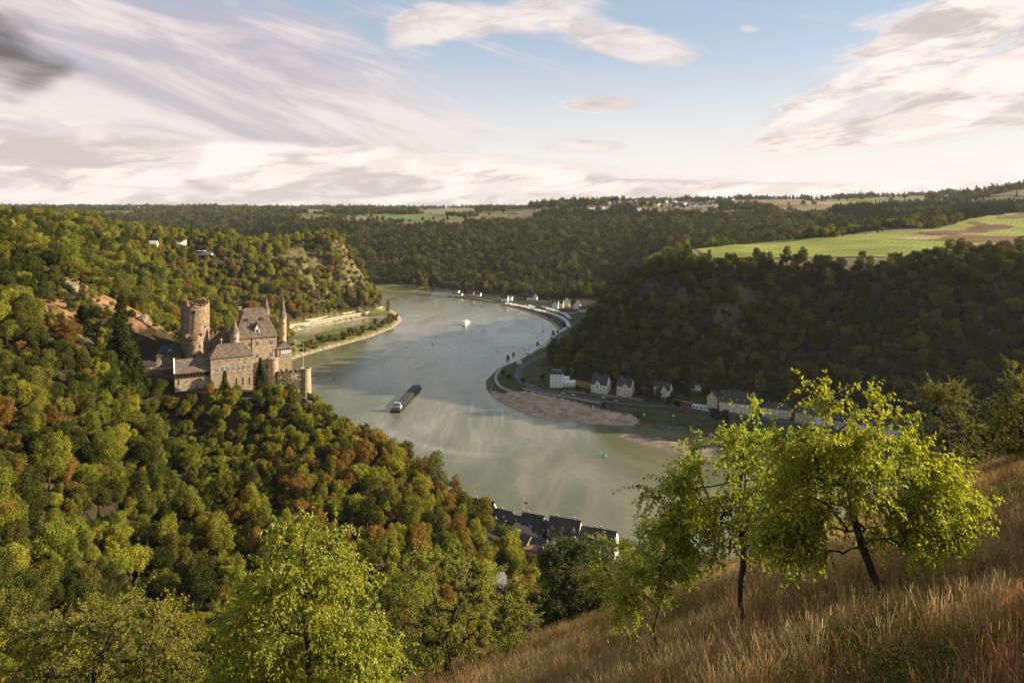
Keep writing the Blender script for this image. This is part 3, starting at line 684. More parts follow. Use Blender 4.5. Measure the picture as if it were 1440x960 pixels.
def gen(y0, y1, sp, size, near):
    x, y = scatter(y0, y1, sp, rng); z = height(x, y)
    d = np.minimum(sdf(RIVER, x, y), sdf(BASIN, x, y)); rr = np.hypot(x, y)
    k = vis(x, y, z, 24 if y1 < 1600 else 14)
    k &= (z > 13.5) | ((d > 62) & (z > 2.5) & (y > 1500) & ((d > 105) | (fbm(x/30, y/30, 44, 2) > .1)))
    k &= d > 10
    for kk, p in FIELDS: k &= ~inpoly(p, x, y)
    for b in BARE: k &= sdf(b, x, y) > rng.uniform(-14, 3, len(x))
    k &= ~inpoly(VINE, x, y); k &= ~castle_clear(x, y)
    # plateau with fields: only scattered groves
    grove = fbm(x/240, y/240, 300, 3); lots = rng.uniform(0, 1, len(x))
    pl = (z > 170) & (y > 2300) | ((z > 137) & (y > 2450) & (x/y > -.3) & (x/y < .03)) | ((z > 150) & (y > 2900)) | ((z > 131) & (x > 100) & (y > 780) & (y < 1400) & (x/y > .22))
    dark_ridge = (x/y > .42) & (y > 1800) & (y < 2650) & (z < 205)
    left_far = (x/y < -.2) & (y > 3000)
    k &= ~(pl & ~dark_ridge & (grove < np.where(left_far, .10, .30)) & (lots > .03))
    k &= ~((rr < 75) | ((rr < 160) & (x > 5) & (z > 60)) | ((rr < 230) & (x/y > -.16) & (z > 40)))
    # the near town keeps clear of trees
    k &= ~((x > -45) & (x < 110) & (y > 382) & (y < 470)); k &= ~((x/y > -.04) & (x < 60) & (y > 360) & (y < 400))
    lor = np.exp(-(((x+330)/115)**2+((y-1335)/80)**2)); k &= ~((lor > .25) & (fbm(x/11, y/45, 22, 3) > .04) & (lots < .68) & (z > 40) & (z < 132))
    k &= ~(rhill_rock(x, y, z)); k &= lots < .97
    x, y, z = x[k], y[k], z[k]; n = len(x)
    s = size*np.clip(np.exp(rng.normal(size=n)*.30-.08), .42, 1.75)
    # tints by place
    nz = fbm(x/55, y/55, 500, 3); q = rng.uniform(0, 1, n)
    q = np.clip(.62*q+.38*(.5+1.1*fbm(x/26, y/26, 511, 3)), 0, 1); pal = np.where(q < .36, 4, np.where(q < .52, 2, np.where(q < .66, 0, np.where(q < .86, 1, 3)))); q = rng.uniform(0, 1, n)
    orange = (x > -125) & (x < 20) & (y > 300) & (y < 460) & (nz+x/300 > -.25)
    pal = np.where(orange & (q > .45), np.where(q > .82, 3, 1), pal)
    pal = np.where((nz > .3) & (q > .75), 3, pal); pal = np.where((nz < -.3) & (q < .5), 4, pal)
    loreley = (y > 900) & (y < 1500) & (x < -150); pal = np.where(loreley & (q > .55), np.where(q > .93, 3, 1), pal)
    rhill = (x > -20) & (y > 560) & (y < 1000); pal = np.where(rhill, np.where(q < .6, 4, 2), pal)
    far = y > 1500; pal = np.where(far, np.where(q < .6, 4, 2), pal)
    tint = PV[pal]*rng.uniform(.7, 1.3, (n, 1)); 
    tint = np.where(rhill[:, None], tint*np.array((1.15, 1.08, 1.0)), tint); tint = np.where(far[:, None], tint*.95, tint)
    con = (far & (x/y > .42) & (y < 2800) & (fbm(x/150, y/150, 900, 2) > -.1)) | (far & (x/y < .3) & (x/y > .02) & (z > 150) & (y < 2900) & (q > .5)) | ((z > 225) & (y > 3100) & (q > .4))
    con |= (~far) & (rng.uniform(0, 1, n) < .012)
    base = np.where(con, 10, 6) if near else np.where(con, 4, 0)
    idx = base+rng.integers(0, 4, n)*(~con)+rng.integers(0, 2, n)*con
    bush = near & (rng.uniform(0, 1, n) < .16); idx = np.where(bush & ~con, 12+rng.integers(0, 2, n), idx); s = np.where(bush, s*.62, s)
    for b in BARE: 
        nb = sdf(b, x, y) < 9; s = np.where(nb, s*.5, s)
    tint = np.where(con[:, None], np.array((.030, .045, .018)), tint)
    s = np.where(con, s*1.15, s); s = np.where(np.hypot(x+128, y-365) < 48, np.minimum(s, 3.0), s)
    TR.append(np.column_stack([x, y, z-.3, s, idx, tint, pal]))
gen(75, 300, 4.2, 3.65, True)
gen(300, 520, 4.5, 3.7, True)
gen(520, 1000, 6.2, 4.8, True)
gen(1000, 1560, 7.0, 5.0, True)
gen(1560, 2900, 10, 6.2, False)
gen(2900, 5200, 17, 8.5, False)
gen(5200, 9500, 32, 11, False)
TR = np.vstack(TR)
# the trees that show largest become single things
px_ = 720+F*TR[:, 0]/TR[:, 1]; py_ = HZ-F*(TR[:, 2]+1.3*TR[:, 3]-EYE)/TR[:, 1]
app = TR[:, 3]/TR[:, 1]
inview = (px_ > -4) & (px_ < 1444) & (py_ > 300) & (py_ < 968) & vis(TR[:, 0], TR[:, 1], TR[:, 2], 7.0) & (TR[:, 4] >= 6)
blocked = (px_ > 640) & (TR[:, 1] < 330)
score = np.where(inview & ~blocked, app, -1)
order = np.argsort(-score)[:272]
single = np.zeros(len(TR), bool); single[order] = True
print('TREES', len(TR), 'single', single.sum(), 'min app px', score[order[-1]]*F)

# single trees
protos = {}
def proto(idx):
    if idx not in protos:
        kind = 'conifer' if idx in (10, 11) else 'bush' if idx in (12, 13) else 'tree'
        seed = {6: 130, 7: 131, 8: 132, 9: 133, 10: 140, 11: 141, 12: 150, 13: 151}[idx]
        n, leaf = {'tree': (6500, .042), 'conifer': (3800, .045), 'bush': (2600, .055)}[kind]
        me, tr = tree_meshes(kind, seed, n, leaf, FOL_O)
        protos[idx] = (kind, me, tr.mesh(kind+'_trunk'))
    return protos[idx]
KN = {'tree': ('forest_tree', 'round-crowned'), 'conifer': ('conifer_tree', 'narrow conifer'), 'bush': ('shrub', 'low bushy')}
def zone(px, py):
    if py > 845 and px < 330: return 'in the shady hollow near the bottom edge' if px > 120 else 'in the shady lower left corner'
    if px < 90: return 'on the left edge of the slope, '+('above the castle' if py < 480 else 'level with the castle' if py < 600 else 'well below the castle' if py < 720 else 'low down')
    if px < 190: return 'beside the tall spruce left of the castle' if py < 560 else 'on the wooded slope left below the castle' if py < 680 else 'in the middle of the lower left slope'
    if px < 300: return 'before the castle gable' if py < 580 else 'on the slope below the castle gable' if py < 650 else 'two thirds down the castle slope' if py < 740 else 'at the foot of the castle slope'
    if px < 400: return 'in front of the long castle wall' if py < 580 else 'on the slope below the long castle wall' if py < 650 else 'halfway down below the long castle wall' if py < 740 else 'behind the bright foreground tree'
    if px < 480: return 'by the ruined round turret' if py < 590 else 'on the spur right below the castle' if py < 680 else 'above the bright foreground tree'
    if px < 560: return 'on the spur crest against the river' if py < 640 else 'on the near flank of the spur' if py < 730 else 'low on the spur'
    if px < 660: return 'on the lower spur crest' if py < 715 else 'above the olive foreground tree'
    return 'at the spur end above the town roofs' if py < 800 else 'in the valley bottom'
gx = np.random.default_rng(9)
for i in np.where(single)[0]:
    x, y, z, s, idx, r_, g_, b_, pal = TR[i]; kind, cm, tm = proto(int(idx)); nm, adj = KN[kind]
    px = 720+F*x/y; py = HZ-F*(z+1.3*s-EYE)/y
    szw = 'large' if s > 4.3 else 'small' if s < 3.1 else 'middling'
    cn = 'dark' if kind == 'conifer' else PN[int(pal)]
    lab = f'{szw} {cn} {adj} '+('' if kind == 'conifer' else 'shrub ' if kind == 'bush' else 'tree ')+zone(px, py)
    root = empty(nm, (x, y, z), gx.uniform(0, 6.28), lab, 'shrub' if kind == 'bush' else 'tree', 'trees covering the castle hill'); root.scale = (s, s, s*gx.uniform(.9, 1.12))
    c = link('crown', cm, root); c.color = (r_, g_, b_, 1); link('trunk', tm, root)
# all the rest as one wood
rest = TR[~single]
me = bpy.data.meshes.new('forest'); me.vertices.add(len(rest)); me.vertices.foreach_set('co', rest[:, :3].astype(np.float32).ravel())
for nm, ty, arr in (('scl', 'FLOAT', rest[:, 3]), ('idx', 'INT', rest[:, 4].astype(np.int32)), ('rot', 'FLOAT', rng.uniform(0, 6.28, len(rest)))):
    a = me.attributes.new(nm, ty, 'POINT'); a.data.foreach_set('value', arr.astype(np.float32) if ty == 'FLOAT' else arr)
a = me.attributes.new('tint', 'FLOAT_COLOR', 'POINT'); a.data.foreach_set('color', np.concatenate([rest[:, 5:8], np.ones((len(rest), 1))], 1).astype(np.float32).ravel())
def instancer(name, me, coll, label, tilt=False, kind='stuff'):
    ob = tag(link(name, me), label, kind=kind)
    ng = bpy.data.node_groups.new(name, 'GeometryNodeTree'); ng.interface.new_socket('Geometry', in_out='INPUT', socket_type='NodeSocketGeometry'); ng.interface.new_socket('Geometry', in_out='OUTPUT', socket_type='NodeSocketGeometry')
    N = ng.nodes; gi = N.new('NodeGroupInput'); go = N.new('NodeGroupOutput'); ip = N.new('GeometryNodeInstanceOnPoints'); ci = N.new('GeometryNodeCollectionInfo')
    ci.inputs['Collection'].default_value = coll; ci.inputs['Separate Children'].default_value = True; ci.inputs['Reset Children'].default_value = True
    def named(n, t): q = N.new('GeometryNodeInputNamedAttribute'); q.data_type = t; q.inputs['Name'].default_value = n; return [s for s in q.outputs if s.enabled and s.name == 'Attribute'][0]
    ip.inputs['Pick Instance'].default_value = True
    cx = N.new('ShaderNodeCombineXYZ'); ng.links.new(named('rot', 'FLOAT'), cx.inputs[2])
    if tilt: ng.links.new(named('tx', 'FLOAT'), cx.inputs[0])
    e2r = N.new('FunctionNodeEulerToRotation'); ng.links.new(cx.outputs[0], e2r.inputs[0])
    L = ng.links; L.new(gi.outputs[0], ip.inputs['Points']); L.new(ci.outputs[0], ip.inputs['Instance']); L.new(named('idx', 'INT'), ip.inputs['Instance Index'])
    L.new(e2r.outputs[0], ip.inputs['Rotation']); L.new(named('scl', 'FLOAT'), ip.inputs['Scale']); L.new(ip.outputs[0], go.inputs[0])
    md = ob.modifiers.new(name, 'NODES'); md.node_group = ng
    return ob
instancer('forest', me, src, 'woods covering the far valley sides and plateau')
# ------------------------------------------------------------------ building kit
def stone_mat(name, c, c2, course=.5):
    m = bpy.data.materials.new(name); m.use_nodes = True; t = NT(m.node_tree); b = m.node_tree.nodes['Principled BSDF']
    co = t.n('ShaderNodeTexCoord').outputs['Object']; x, y, z = t.sep(co)
    v = t.comb(t.m('ADD', x, t.m('MULTIPLY', y, .83)), t.m('MULTIPLY', z, 1.0), 0.0)
    br = t.n('ShaderNodeTexBrick'); t.put(br.inputs['Vector'], v); br.inputs['Scale'].default_value = 1.0
    br.inputs['Brick Width'].default_value = course*2; br.inputs['Row Height'].default_value = course; br.inputs['Mortar Size'].default_value = .035
    br.inputs['Color1'].default_value = (.75, .75, .75, 1); br.inputs['Color2'].default_value = (1.15, 1.12, 1.05, 1); br.inputs['Mortar'].default_value = (.55, .52, .48, 1)
    n = t.noise(co, .55, 6, .7).outputs[0]; n2 = t.noise(co, 2.6, 3, .6).outputs[0]
    col = t.mix(t.smooth(n, .35, .65), c2, c); col = t.mix(1.0, col, t.mix(n2, (.7, .7, .7), (1.3, 1.3, 1.3)), 'MULTIPLY')
    t.put(b.inputs['Base Color'], t.mix(.8, col, br.outputs[0], 'MULTIPLY')); b.inputs['Roughness'].default_value = .95; b.inputs['Specular IOR Level'].default_value = .1
    bn = t.n('ShaderNodeBump'); bn.inputs['Strength'].default_value = .6; bn.inputs['Distance'].default_value = .15; t.put(bn.inputs['Height'], n2); t.link(bn.outputs[0], b.inputs['Normal'])
    return m
S_WALL = stone_mat('rubble_stone', (.48, .38, .27), (.31, .235, .16)); S_DARK = stone_mat('old_stone', (.25, .18, .12), (.14, .10, .07))
S_LIGHT = stone_mat('pale_masonry', (.50, .39, .26), (.36, .27, .17))
ROOF = mat('slate_roof', (.15, .115, .085), var=.3, vscale=.6, rough=.8, bump=.4, bscale=3); ROOFD = mat('dark_slate', (.055, .048, .045), var=.3, vscale=.5, rough=.7, bump=.3, bscale=2)
WHITE = mat('white_render', (.84, .80, .75), var=.07, vscale=.4); CREAM = mat('cream_render', (.76, .65, .52), var=.08, vscale=.4); PINKISH = mat('beige_render', (.62, .48, .38), var=.1, vscale=.4)
FRAMEW = mat('white_frame', (.72, .70, .66)); GLASS = mat('window_glass', (.035, .04, .05), rough=.15, spec=.6); HOLE = mat('dark_opening', (.012, .010, .009))  # HOLE: near-black, puts the shade inside openings into colour on solid boxes
TIMBER = mat('dark_timber', (.09, .06, .04), var=.2); IVY = foliage_mat('ivy_leaves', 'fixed', (.05, .075, .02)); BRICKR = mat('red_brick', (.34, .17, .10), var=.25, vscale=2)
METAL = mat('grey_metal', (.3, .3, .3), rough=.5)
_wm = {}
def win_mesh(w, h, style='white'):
    k = (round(w, 2), round(h, 2), style)
    if k in _wm: return _wm[k]
    mb = MB()
    if style == 'slit': mb.box(-w/2, w/2, -.06, .1, 0, h, HOLE); mb.box(-w/2-.12, w/2+.12, -.10, .1, h, h+.15, S_LIGHT)
    else:
        fr = FRAMEW if style == 'white' else TIMBER; t = .11
        mb.box(-w/2+t, w/2-t, -.05, .1, t, h-t, GLASS)
        mb.box(-w/2, -w/2+t, -.12, .1, 0, h, fr); mb.box(w/2-t, w/2, -.12, .1, 0, h, fr); mb.box(-w/2+t, w/2-t, -.12, .1, h-t, h, fr)
        mb.box(-w/2-.1, w/2+.1, -.2, .1, -.06, t-.001, fr); mb.box(-.05, .05, -.10, .08, t, h-t, fr); mb.box(-w/2+t, -.05, -.10, .08, h*.62, h*.62+.09, fr); mb.box(.05, w/2-t, -.10, .08, h*.62, h*.62+.09, fr)
    _wm[k] = mb.mesh('window'); return _wm[k]
FACE = {'F': 0, 'R': R(90), 'L': R(-90), 'B': R(180)}
def win(parent, x, y, z, w, h, face='F', style='white', ang=None):
    return link('opening' if style == 'slit' else 'window', win_mesh(w, h, style), parent, (x, y, z), FACE[face] if ang is None else ang)
def hip(name, parent, x0, x1, y0, y1, z, h, m, over=.5, inset=None, axis='x', th=.25):
    X0, X1, Y0, Y1 = x0-over, x1+over, y0-over, y1+over; ym = (Y0+Y1)/2; xm = (X0+X1)/2
    mb = MB()
    if axis == 'x':
        i = inset if inset is not None else (Y1-Y0)/2; a = (X0+i, ym, z+h); b = (X1-i, ym, z+h)
        vs = [(X0, Y0, z), (X1, Y0, z), (X1, Y1, z), (X0, Y1, z), a, b]; fs = [(0, 1, 5, 4), (2, 3, 4, 5), (1, 2, 5), (3, 0, 4)]
    else:
        i = inset if inset is not None else (X1-X0)/2; a = (xm, Y0+i, z+h); b = (xm, Y1-i, z+h)
        vs = [(X0, Y0, z), (X1, Y0, z), (X1, Y1, z), (X0, Y1, z), a, b]; fs = [(0, 1, 4), (1, 2, 5, 4), (2, 3, 5), (3, 0, 4, 5)]
    n = len(vs); vs2 = vs+[(v[0], v[1], z-th) for v in vs[:4]]
    fs2 = fs+[(0, 6, 7, 1), (1, 7, 8, 2), (2, 8, 9, 3), (3, 9, 6, 0), (9, 8, 7, 6)]
    mb.add(vs2, fs2, m); return mb.build(name, parent)
def gable_roof(name, parent, x0, x1, y0, y1, z, h, m, over=.5, axis='x', th=.28):
    mb = MB()
    if axis == 'x': pr = [(y0-over, z-over*h/((y1-y0)/2)), ((y0+y1)/2, z+h), (y1+over, z-over*h/((y1-y0)/2))]; a, b = x0-over*.6, x1+over*.6; P = lambda s, q, dz=0: (s, q[0], q[1]+dz)
    else: pr = [(x0-over, z-over*h/((x1-x0)/2)), ((x0+x1)/2, z+h), (x1+over, z-over*h/((x1-x0)/2))]; a, b = y0-over*.6, y1+over*.6; P = lambda s, q, dz=0: (q[0], s, q[1]+dz)
    vs = [P(a, q) for q in pr]+[P(b, q) for q in pr]+[P(a, q, -th) for q in pr]+[P(b, q, -th) for q in pr]
    fs = [(0, 3, 4, 1), (1, 4, 5, 2), (6, 7, 10, 9), (7, 8, 11, 10), (0, 1, 7, 6), (1, 2, 8, 7), (3, 9, 10, 4), (4, 10, 11, 5), (0, 6, 9, 3), (2, 5, 11, 8)]
    mb.add(vs, fs, m); return mb.build(name, parent)
def gable_walls(mb, x0, x1, y0, y1, z0, z1, h, m, axis='x'):
    mb.box(x0, x1, y0, y1, z0, z1, m)
    if axis == 'x':
        ym = (y0+y1)/2; mb.add([(x0, y0, z1), (x0, y1, z1), (x0, ym, z1+h), (x1, y0, z1), (x1, y1, z1), (x1, ym, z1+h)], [(0, 2, 1), (3, 4, 5), (0, 3, 5, 2), (1, 2, 5, 4)], m)
    else:
        xm = (x0+x1)/2; mb.add([(x0, y0, z1), (x1, y0, z1), (xm, y0, z1+h), (x0, y1, z1), (x1, y1, z1), (xm, y1, z1+h)], [(0, 1, 2), (3, 5, 4), (0, 2, 5, 3), (1, 4, 5, 2)], m)
def dormer(parent, x, y, z, w, h, rh, wallm, roofm, face='F', depth=3.0, spire=False, window=True):
    """a small gabled dormer; z is its sill"""
    mb = MB(); gable_walls(mb, -w/2, w/2, 0, depth, 0, h, rh*.92, wallm, 'y'); a = FACE[face]
    d = mb.build('dormer', parent, (x, y, z), a)
    return d, gable_roofs_local(parent, d, w, h, rh, depth, roofm, x, y, z, a, window)
def gable_roofs_local(parent, d, w, h, rh, depth, roofm, x, y, z, a, window):
    # the dormer's roof and window belong to the dormer's own mesh so the chain stays three deep
    me = d.data; mb = MB()
    ov = .18; pr = [(-w/2-ov, h-.05), (0, h+rh), (w/2+ov, h-.05)]
    vs = [(q[0], -.25, q[1]) for q in pr]+[(q[0], depth, q[1]) for q in pr]+[(q[0], -.25, q[1]-.12) for q in pr]+[(q[0], depth, q[1]-.12) for q in pr]
    mb.add(vs, [(0, 3, 4, 1), (1, 4, 5, 2), (0, 1, 7, 6), (1, 2, 8, 7), (0, 6, 9, 3), (2, 5, 11, 8)], roofm)
    if window:
        mb.box(-w*.28, w*.28, -.07, 0, h*.18, h*.92, GLASS); 
        for q in (-.30, .27): mb.box(w*q, w*(q+.03), -.10, 0, h*.15, h*.95, FRAMEW)
        mb.box(-w*.012, w*.012, -.09, 0, h*.18, h*.92, FRAMEW)
    import bmesh
    bm = bmesh.new(); bm.from_mesh(me); m2 = mb.mesh('tmp'); off = len(me.materials)
    for mm in m2.materials: me.materials.append(mm)
    n0 = len(bm.faces); bm.from_mesh(m2); bm.faces.ensure_lookup_table()
    for f in bm.faces[n0:]: f.material_index += off
    bm.to_mesh(me); bm.free(); bpy.data.meshes.remove(m2); return d
def cone_cap(name, parent, x, y, z, r, h, m, knob=True, n=16, flare=True):
    mb = MB(); pr = [(r*1.14, z-.15), (r*1.12, z), (r*.72, z+h*.32), (.05, z+h)] if flare else [(r*1.1, z-.15), (r*1.1, z), (.05, z+h)]
    mb.lathe(pr, m, (x, y, 0), n)
    if knob: mb.tube([(x, y, z+h-.1), (x, y, z+h+1.6)], [.07, .03], METAL, 5); mb.lathe([(.02, z+h+.3), (.2, z+h+.5), (.02, z+h+.7)], METAL, (x, y, 0), 8)
    return mb.build(name, parent)
def merlons_ring(mb, x, y, z, r, n, m, h=1.0, th=.5):
    for i in range(n):
        a = 2*math.pi*i/n; M = Matrix.Translation((x, y, z)) @ Matrix.Rotation(a, 4, 'Z'); w = 2*math.pi*r/n*.28
        mb.box(r-th, r+.03, -w, w, -.02, h, m, M)
def ivy(name, parent, boxes, n, seed, label=None, loc=(0, 0, 0)):
    rg = np.random.default_rng(seed); C = []; N = []
    for (x0, x1, y0, y1, z0, z1) in boxes:
        k = n//len(boxes); p = rg.uniform(0, 1, (k, 3))*np.array((x1-x0, y1-y0, z1-z0))+np.array((x0, y0, z0))
        keep = (fbm(p[:, 0]/2.5, p[:, 2]/2.5, seed, 2)+p[:, 2]*0 > -.22); C.append(p[keep]); N.append(np.tile((0, -1, .5), (keep.sum(), 1)))
    C = np.vstack(C); N = np.vstack(N)+.7*rg.normal(size=(len(C), 3)); N /= np.linalg.norm(N, axis=1)[:, None]
    V, Q = cards(C, N, .28*rg.uniform(.6, 1.3, len(C)), rg); o = link(name, mesh_np(name, V, Q, mats=[IVY]), parent, loc); return o

# ------------------------------------------------------------------ the castle
CZ = 104.2
castle = empty('castle', (-156, 372, CZ), CROT, 'brown stone castle with a broken round keep on the wooded spur above the river', 'castle')
rnd = random.Random(3)
# low hall at the left with the gallery under its eaves
mb = MB(); gable_walls(mb, -18.5, -1.8, 0, 11, -9, 10.6, 5.6, S_WALL, 'x'); A = mb.build('gallery_hall', castle)
gable_roof('roof', A, -18.5, -2.0, 0, 11, 10.9, 5.7, ROOF, .5)
mb = MB(); mb.box(-18.95, -18.35, -.5, 5.5, 11.0, 11.4, FRAMEW)
v = [(-19.0, -.6, 10.55), (-18.3, -.6, 10.55), (-18.3, 5.5, 17.0), (-19.0, 5.5, 17.0), (-19.0, -.6, 10.95), (-18.3, -.6, 10.95), (-18.3, 5.5, 17.4), (-19.0, 5.5, 17.4)]
mb2 = MB(); mb2.add(v, [(0, 3, 2, 1), (4, 5, 6, 7), (0, 1, 5, 4), (1, 2, 6, 5), (2, 3, 7, 6), (3, 0, 4, 7)], FRAMEW); mb2.build('verge_board', A)
mb = MB(); mb.box(-17.9, -2.2, -.05, .4, 8.0, 10.2, HOLE); mb.box(-18.1, -2.0, -.3, .2, 7.7, 8.0, TIMBER)  # black sheet stands in for the shade inside the open gallery
for i in range(11): x = -17.9+i*1.56; mb.box(x-.13, x+.13, -.28, .1, 8.0, 10.4, TIMBER)
mb.build('gallery', A)
for x, z in ((-16.6, 4.6), (-11.6, -.6), (-8.0, 0), (-4.5, .4)): win(A, x, 0, z, .55, 2.6, style='slit')
for x in (-13, -6.4): win(A, x, 0, 5.6, .7, .5, style='slit')
win(A, -18.5, 4, 2, .6, 2.2, 'L', 'slit')
# middle wing
mb = MB(); mb.box(-1.6, 19.2, -1.2, 11.5, -8, 16.4, S_WALL); mb.box(-1.75, 19.35, -1.35, 11.6, 8.2, 8.5, S_LIGHT); B = mb.build('middle_wing', castle)
hip('roof', B, -1.6, 19.2, -1.2, 11.5, 16.6, 6.2, ROOF, .6, 4.6)
for x in (3.0, 7.1, 12.3, 16.0): win(B, x, -1.2, 14.0, 1.5, 1.6)
for i in range(7): win(B, 1.8+i*2.62, -1.2, 9.4, 1.35, 2.3)
for x in (11.0, 14.3, 17.5): win(B, x, -1.2, 1.2, .6, 3.8, style='slit')
# main house with the tall hipped roof
mb = MB(); mb.box(12.5, 34, 13, 30, -6, 23.2, S_WALL); mb.box(12.3, 34.2, 12.8, 30.2, 22.7, 23.2, S_LIGHT); C_ = mb.build('main_house', castle)
hip('roof', C_, 12.5, 34, 13, 30, 23.3, 15.5, ROOF, .7, 6.2)
for x, z in ((23.6, 18.6), (31.0, 18.6), (23.6, 11.8), (31.0, 11.8)): win(C_, x, 13, z, 1.9, 2.8)
win(C_, 28.6, 13, 5.4, 2.0, 2.8); win(C_, 34, 18, 18, 1.6, 2.6, 'R'); win(C_, 34, 25, 18, 1.6, 2.6, 'R')
win(C_, 19.5, 13, 18.6, .6, 1.9, style='slit')
mb = MB(); mb.box(20.4, 20.75, 12.85, 13.0, -2, 23, HOLE); mb.build('drainpipe', C_)
dormer(C_, 23.8, 13.9, 25.2, 2.6, 2.6, 3.4, FRAMEW, ROOF)
dormer(C_, 18.6, 17.2, 31.6, 1.6, 1.0, 1.0, TIMBER, ROOF, depth=2.2); dormer(C_, 26.6, 17.2, 31.6, 1.6, 1.0, 1.0, TIMBER, ROOF, depth=2.2)
cone_cap('dormer_spire', C_, 23.8, 15.4, 30.4, .6, 2.4, ROOF, True, 8)
mb = MB(); mb.box(15.0, 16.7, 22.5, 23.8, 33, 39.3, BRICKR); mb.box(14.9, 16.8, 22.4, 23.9, 39.3, 39.6, S_LIGHT); mb.build('chimney', C_)
mb = MB(); mb.box(34.4, 35.3, 26.0, 27.0, 22, 32.5, S_LIGHT); mb.box(34.3, 35.4, 25.9, 27.1, 32.5, 32.8, S_LIGHT); mb.build('chimney', C_)
# stair turret with cone in front of the main house
mb = MB(); mb.lathe([(2.35, 8), (2.35, 26.5), (2.5, 26.6), (2.5, 27.0)], S_WALL, (11.6, 12.2, 0), 20); D = mb.build('stair_turret', castle); cone_cap('turret_roof', D, 11.6, 12.2, 27.0, 2.35, 8.0, ROOF)
win(D, 11.9, 9.85, 23.6, .55, 1.3, style='slit'); win(D, 13.0, 10.35, 20, .5, 1.2, style='slit', ang=R(36))
# spired turret on the back corner with a brick shaft
mb = MB(); mb.lathe([(1.9, 20), (1.9, 34.5)], BRICKR, (31.0, 30.5, 0), 14); D = mb.build('corner_turret', castle); cone_cap('turret_roof', D, 31.0, 30.5, 34.5, 1.95, 9.5, ROOF)
mb = MB(); mb.box(28.5, 33.6, 27.4, 33.0, 20, 30.5, S_WALL); D = mb.build('stair_block', castle); hip('roof', D, 28.5, 33.6, 27.4, 33.0, 30.5, 4.5, ROOF, .3)
# tall slim turret on the right corner
mb = MB(); mb.lathe([(2.0, -4), (2.0, 31.2), (2.25, 31.5), (2.25, 32.2)], S_LIGHT, (38.9, 22.5, 0), 18); D = mb.build('slim_turret', castle); cone_cap('turret_roof', D, 38.9, 22.5, 32.2, 2.1, 12.3, ROOF)
for z in (28, 22, 15): win(D, 39.1, 20.5, z, .45, 1.1, style='slit')
# lower block under it with the timber loggia
mb = MB(); mb.box(34.2, 42.3, 12.5, 22, -7, 15.4, S_WALL); E = mb.build('loggia_block', castle); hip('roof', E, 34.2, 42.3, 12.5, 22, 16.0, 3.4, ROOF, .5)
mb = MB(); mb.box(35.8, 41.6, 12.3, 12.6, 12.2, 15.4, TIMBER); mb.box(35.6, 41.8, 12.1, 12.7, 11.9, 12.2, FRAMEW)
for i in range(5): mb.box(36.1+i*1.1, 36.9+i*1.1, 12.25, 12.3, 12.8, 15.0, FRAMEW)
mb.build('loggia', E)
win(E, 36.3, 12.5, 3.4, .8, 1.1, style='slit'); win(E, 39.3, 12.5, 3.4, .8, 1.1, style='slit')
# round bastion at the corner
mb = MB(); mb.lathe([(2.9, -7), (2.6, 10.5), (2.9, 11.0), (2.9, 11.5), (.2, 11.9)], S_WALL, (31.6, 10.4, 0), 20); mb.build('round_bastion', castle)
# the keep, its crown broken
def keep():
    n = 56; r0 = 7.25; zs = [-6, 0, 8, 16, 24, 32, 38, 42]; vs = []; fs = []; mats_ = []
    top = []
    for i in range(n):
        a = 2*math.pi*i/n; t = 43.6+1.6*math.sin(a*2+.5)+rnd.uniform(-.7, .7)
        if math.radians(228) < a < math.radians(262): t -= 4.5*math.sin((a-math.radians(228))/math.radians(34)*math.pi)
        top.append(t)
    rows = [[(r0+.06*math.sin(i*1.7+z)+rnd.uniform(-.06, .06), z) for i in range(n)] for z in zs]
    rows.append([(r0-.05, top[i]) for i in range(n)]); rows.append([(r0-2.1, top[i]-rnd.uniform(.1, .8)) for i in range(n)]); rows.append([(r0-2.3, 34) for i in range(n)])
    for rw in rows:
        for i, (r_, z) in enumerate(rw):
            a = 2*math.pi*i/n; vs.append((r_*math.cos(a), r_*math.sin(a), z))
    for j in range(len(rows)-1):
        for i in range(n): k = (i+1) % n; fs.append((j*n+i, j*n+k, (j+1)*n+k, (j+1)*n+i))
    fs.append(tuple((len(rows)-1)*n+i for i in range(n)))
    mb = MB(); mb.add(vs, fs, S_DARK2); return mb.build('round_keep', castle, (-7.4, 22, 0))
S_DARK2 = stone_mat('keep_stone', (.36, .26, .175), (.20, .14, .095), .6)
K = keep()
for adeg, z, w, h in ((-52, 30, .9, 1.5), (-60, 33.5, .6, .8), (-38, 35.2, .5, .6), (-45, 37.5, .5, .6), (-66, 36.5, .5, .7), (-90, 22, 1.1, 2.0), (-98, 38, 1.2, 2.0), (-30, 27, .6, .9), (-72, 15.5, 1.1, 2.2), (-48, 21.5, .6, 1.1), (-56, 38.8, .4, .5), (-33, 31.5, .4, .5), (-80, 29, .4, .5), (-25, 38, .5, .5)):
    a = R(adeg); win(K, 7.24*math.cos(a), 7.24*math.sin(a), z, w, h, style='slit', ang=a+R(90))
rg = np.random.default_rng(31); aa = rg.uniform(0, 6.28, 260); C0 = np.stack([6.2*np.cos(aa)+rg.normal(size=260)*.5, 6.2*np.sin(aa)+rg.normal(size=260)*.5, 43.9+1.6*np.sin(aa*2+.5)+rg.uniform(0, .6, 260)], 1)
V, Q = cards(C0, rg.normal(size=(260, 3)), np.full(260, .33), rg); DRYL = foliage_mat('dry_growth', 'fixed', (.22, .16, .05)); tuft = link('grass_crown', mesh_np('grass_crown', V, Q, mats=[DRYL]), K)
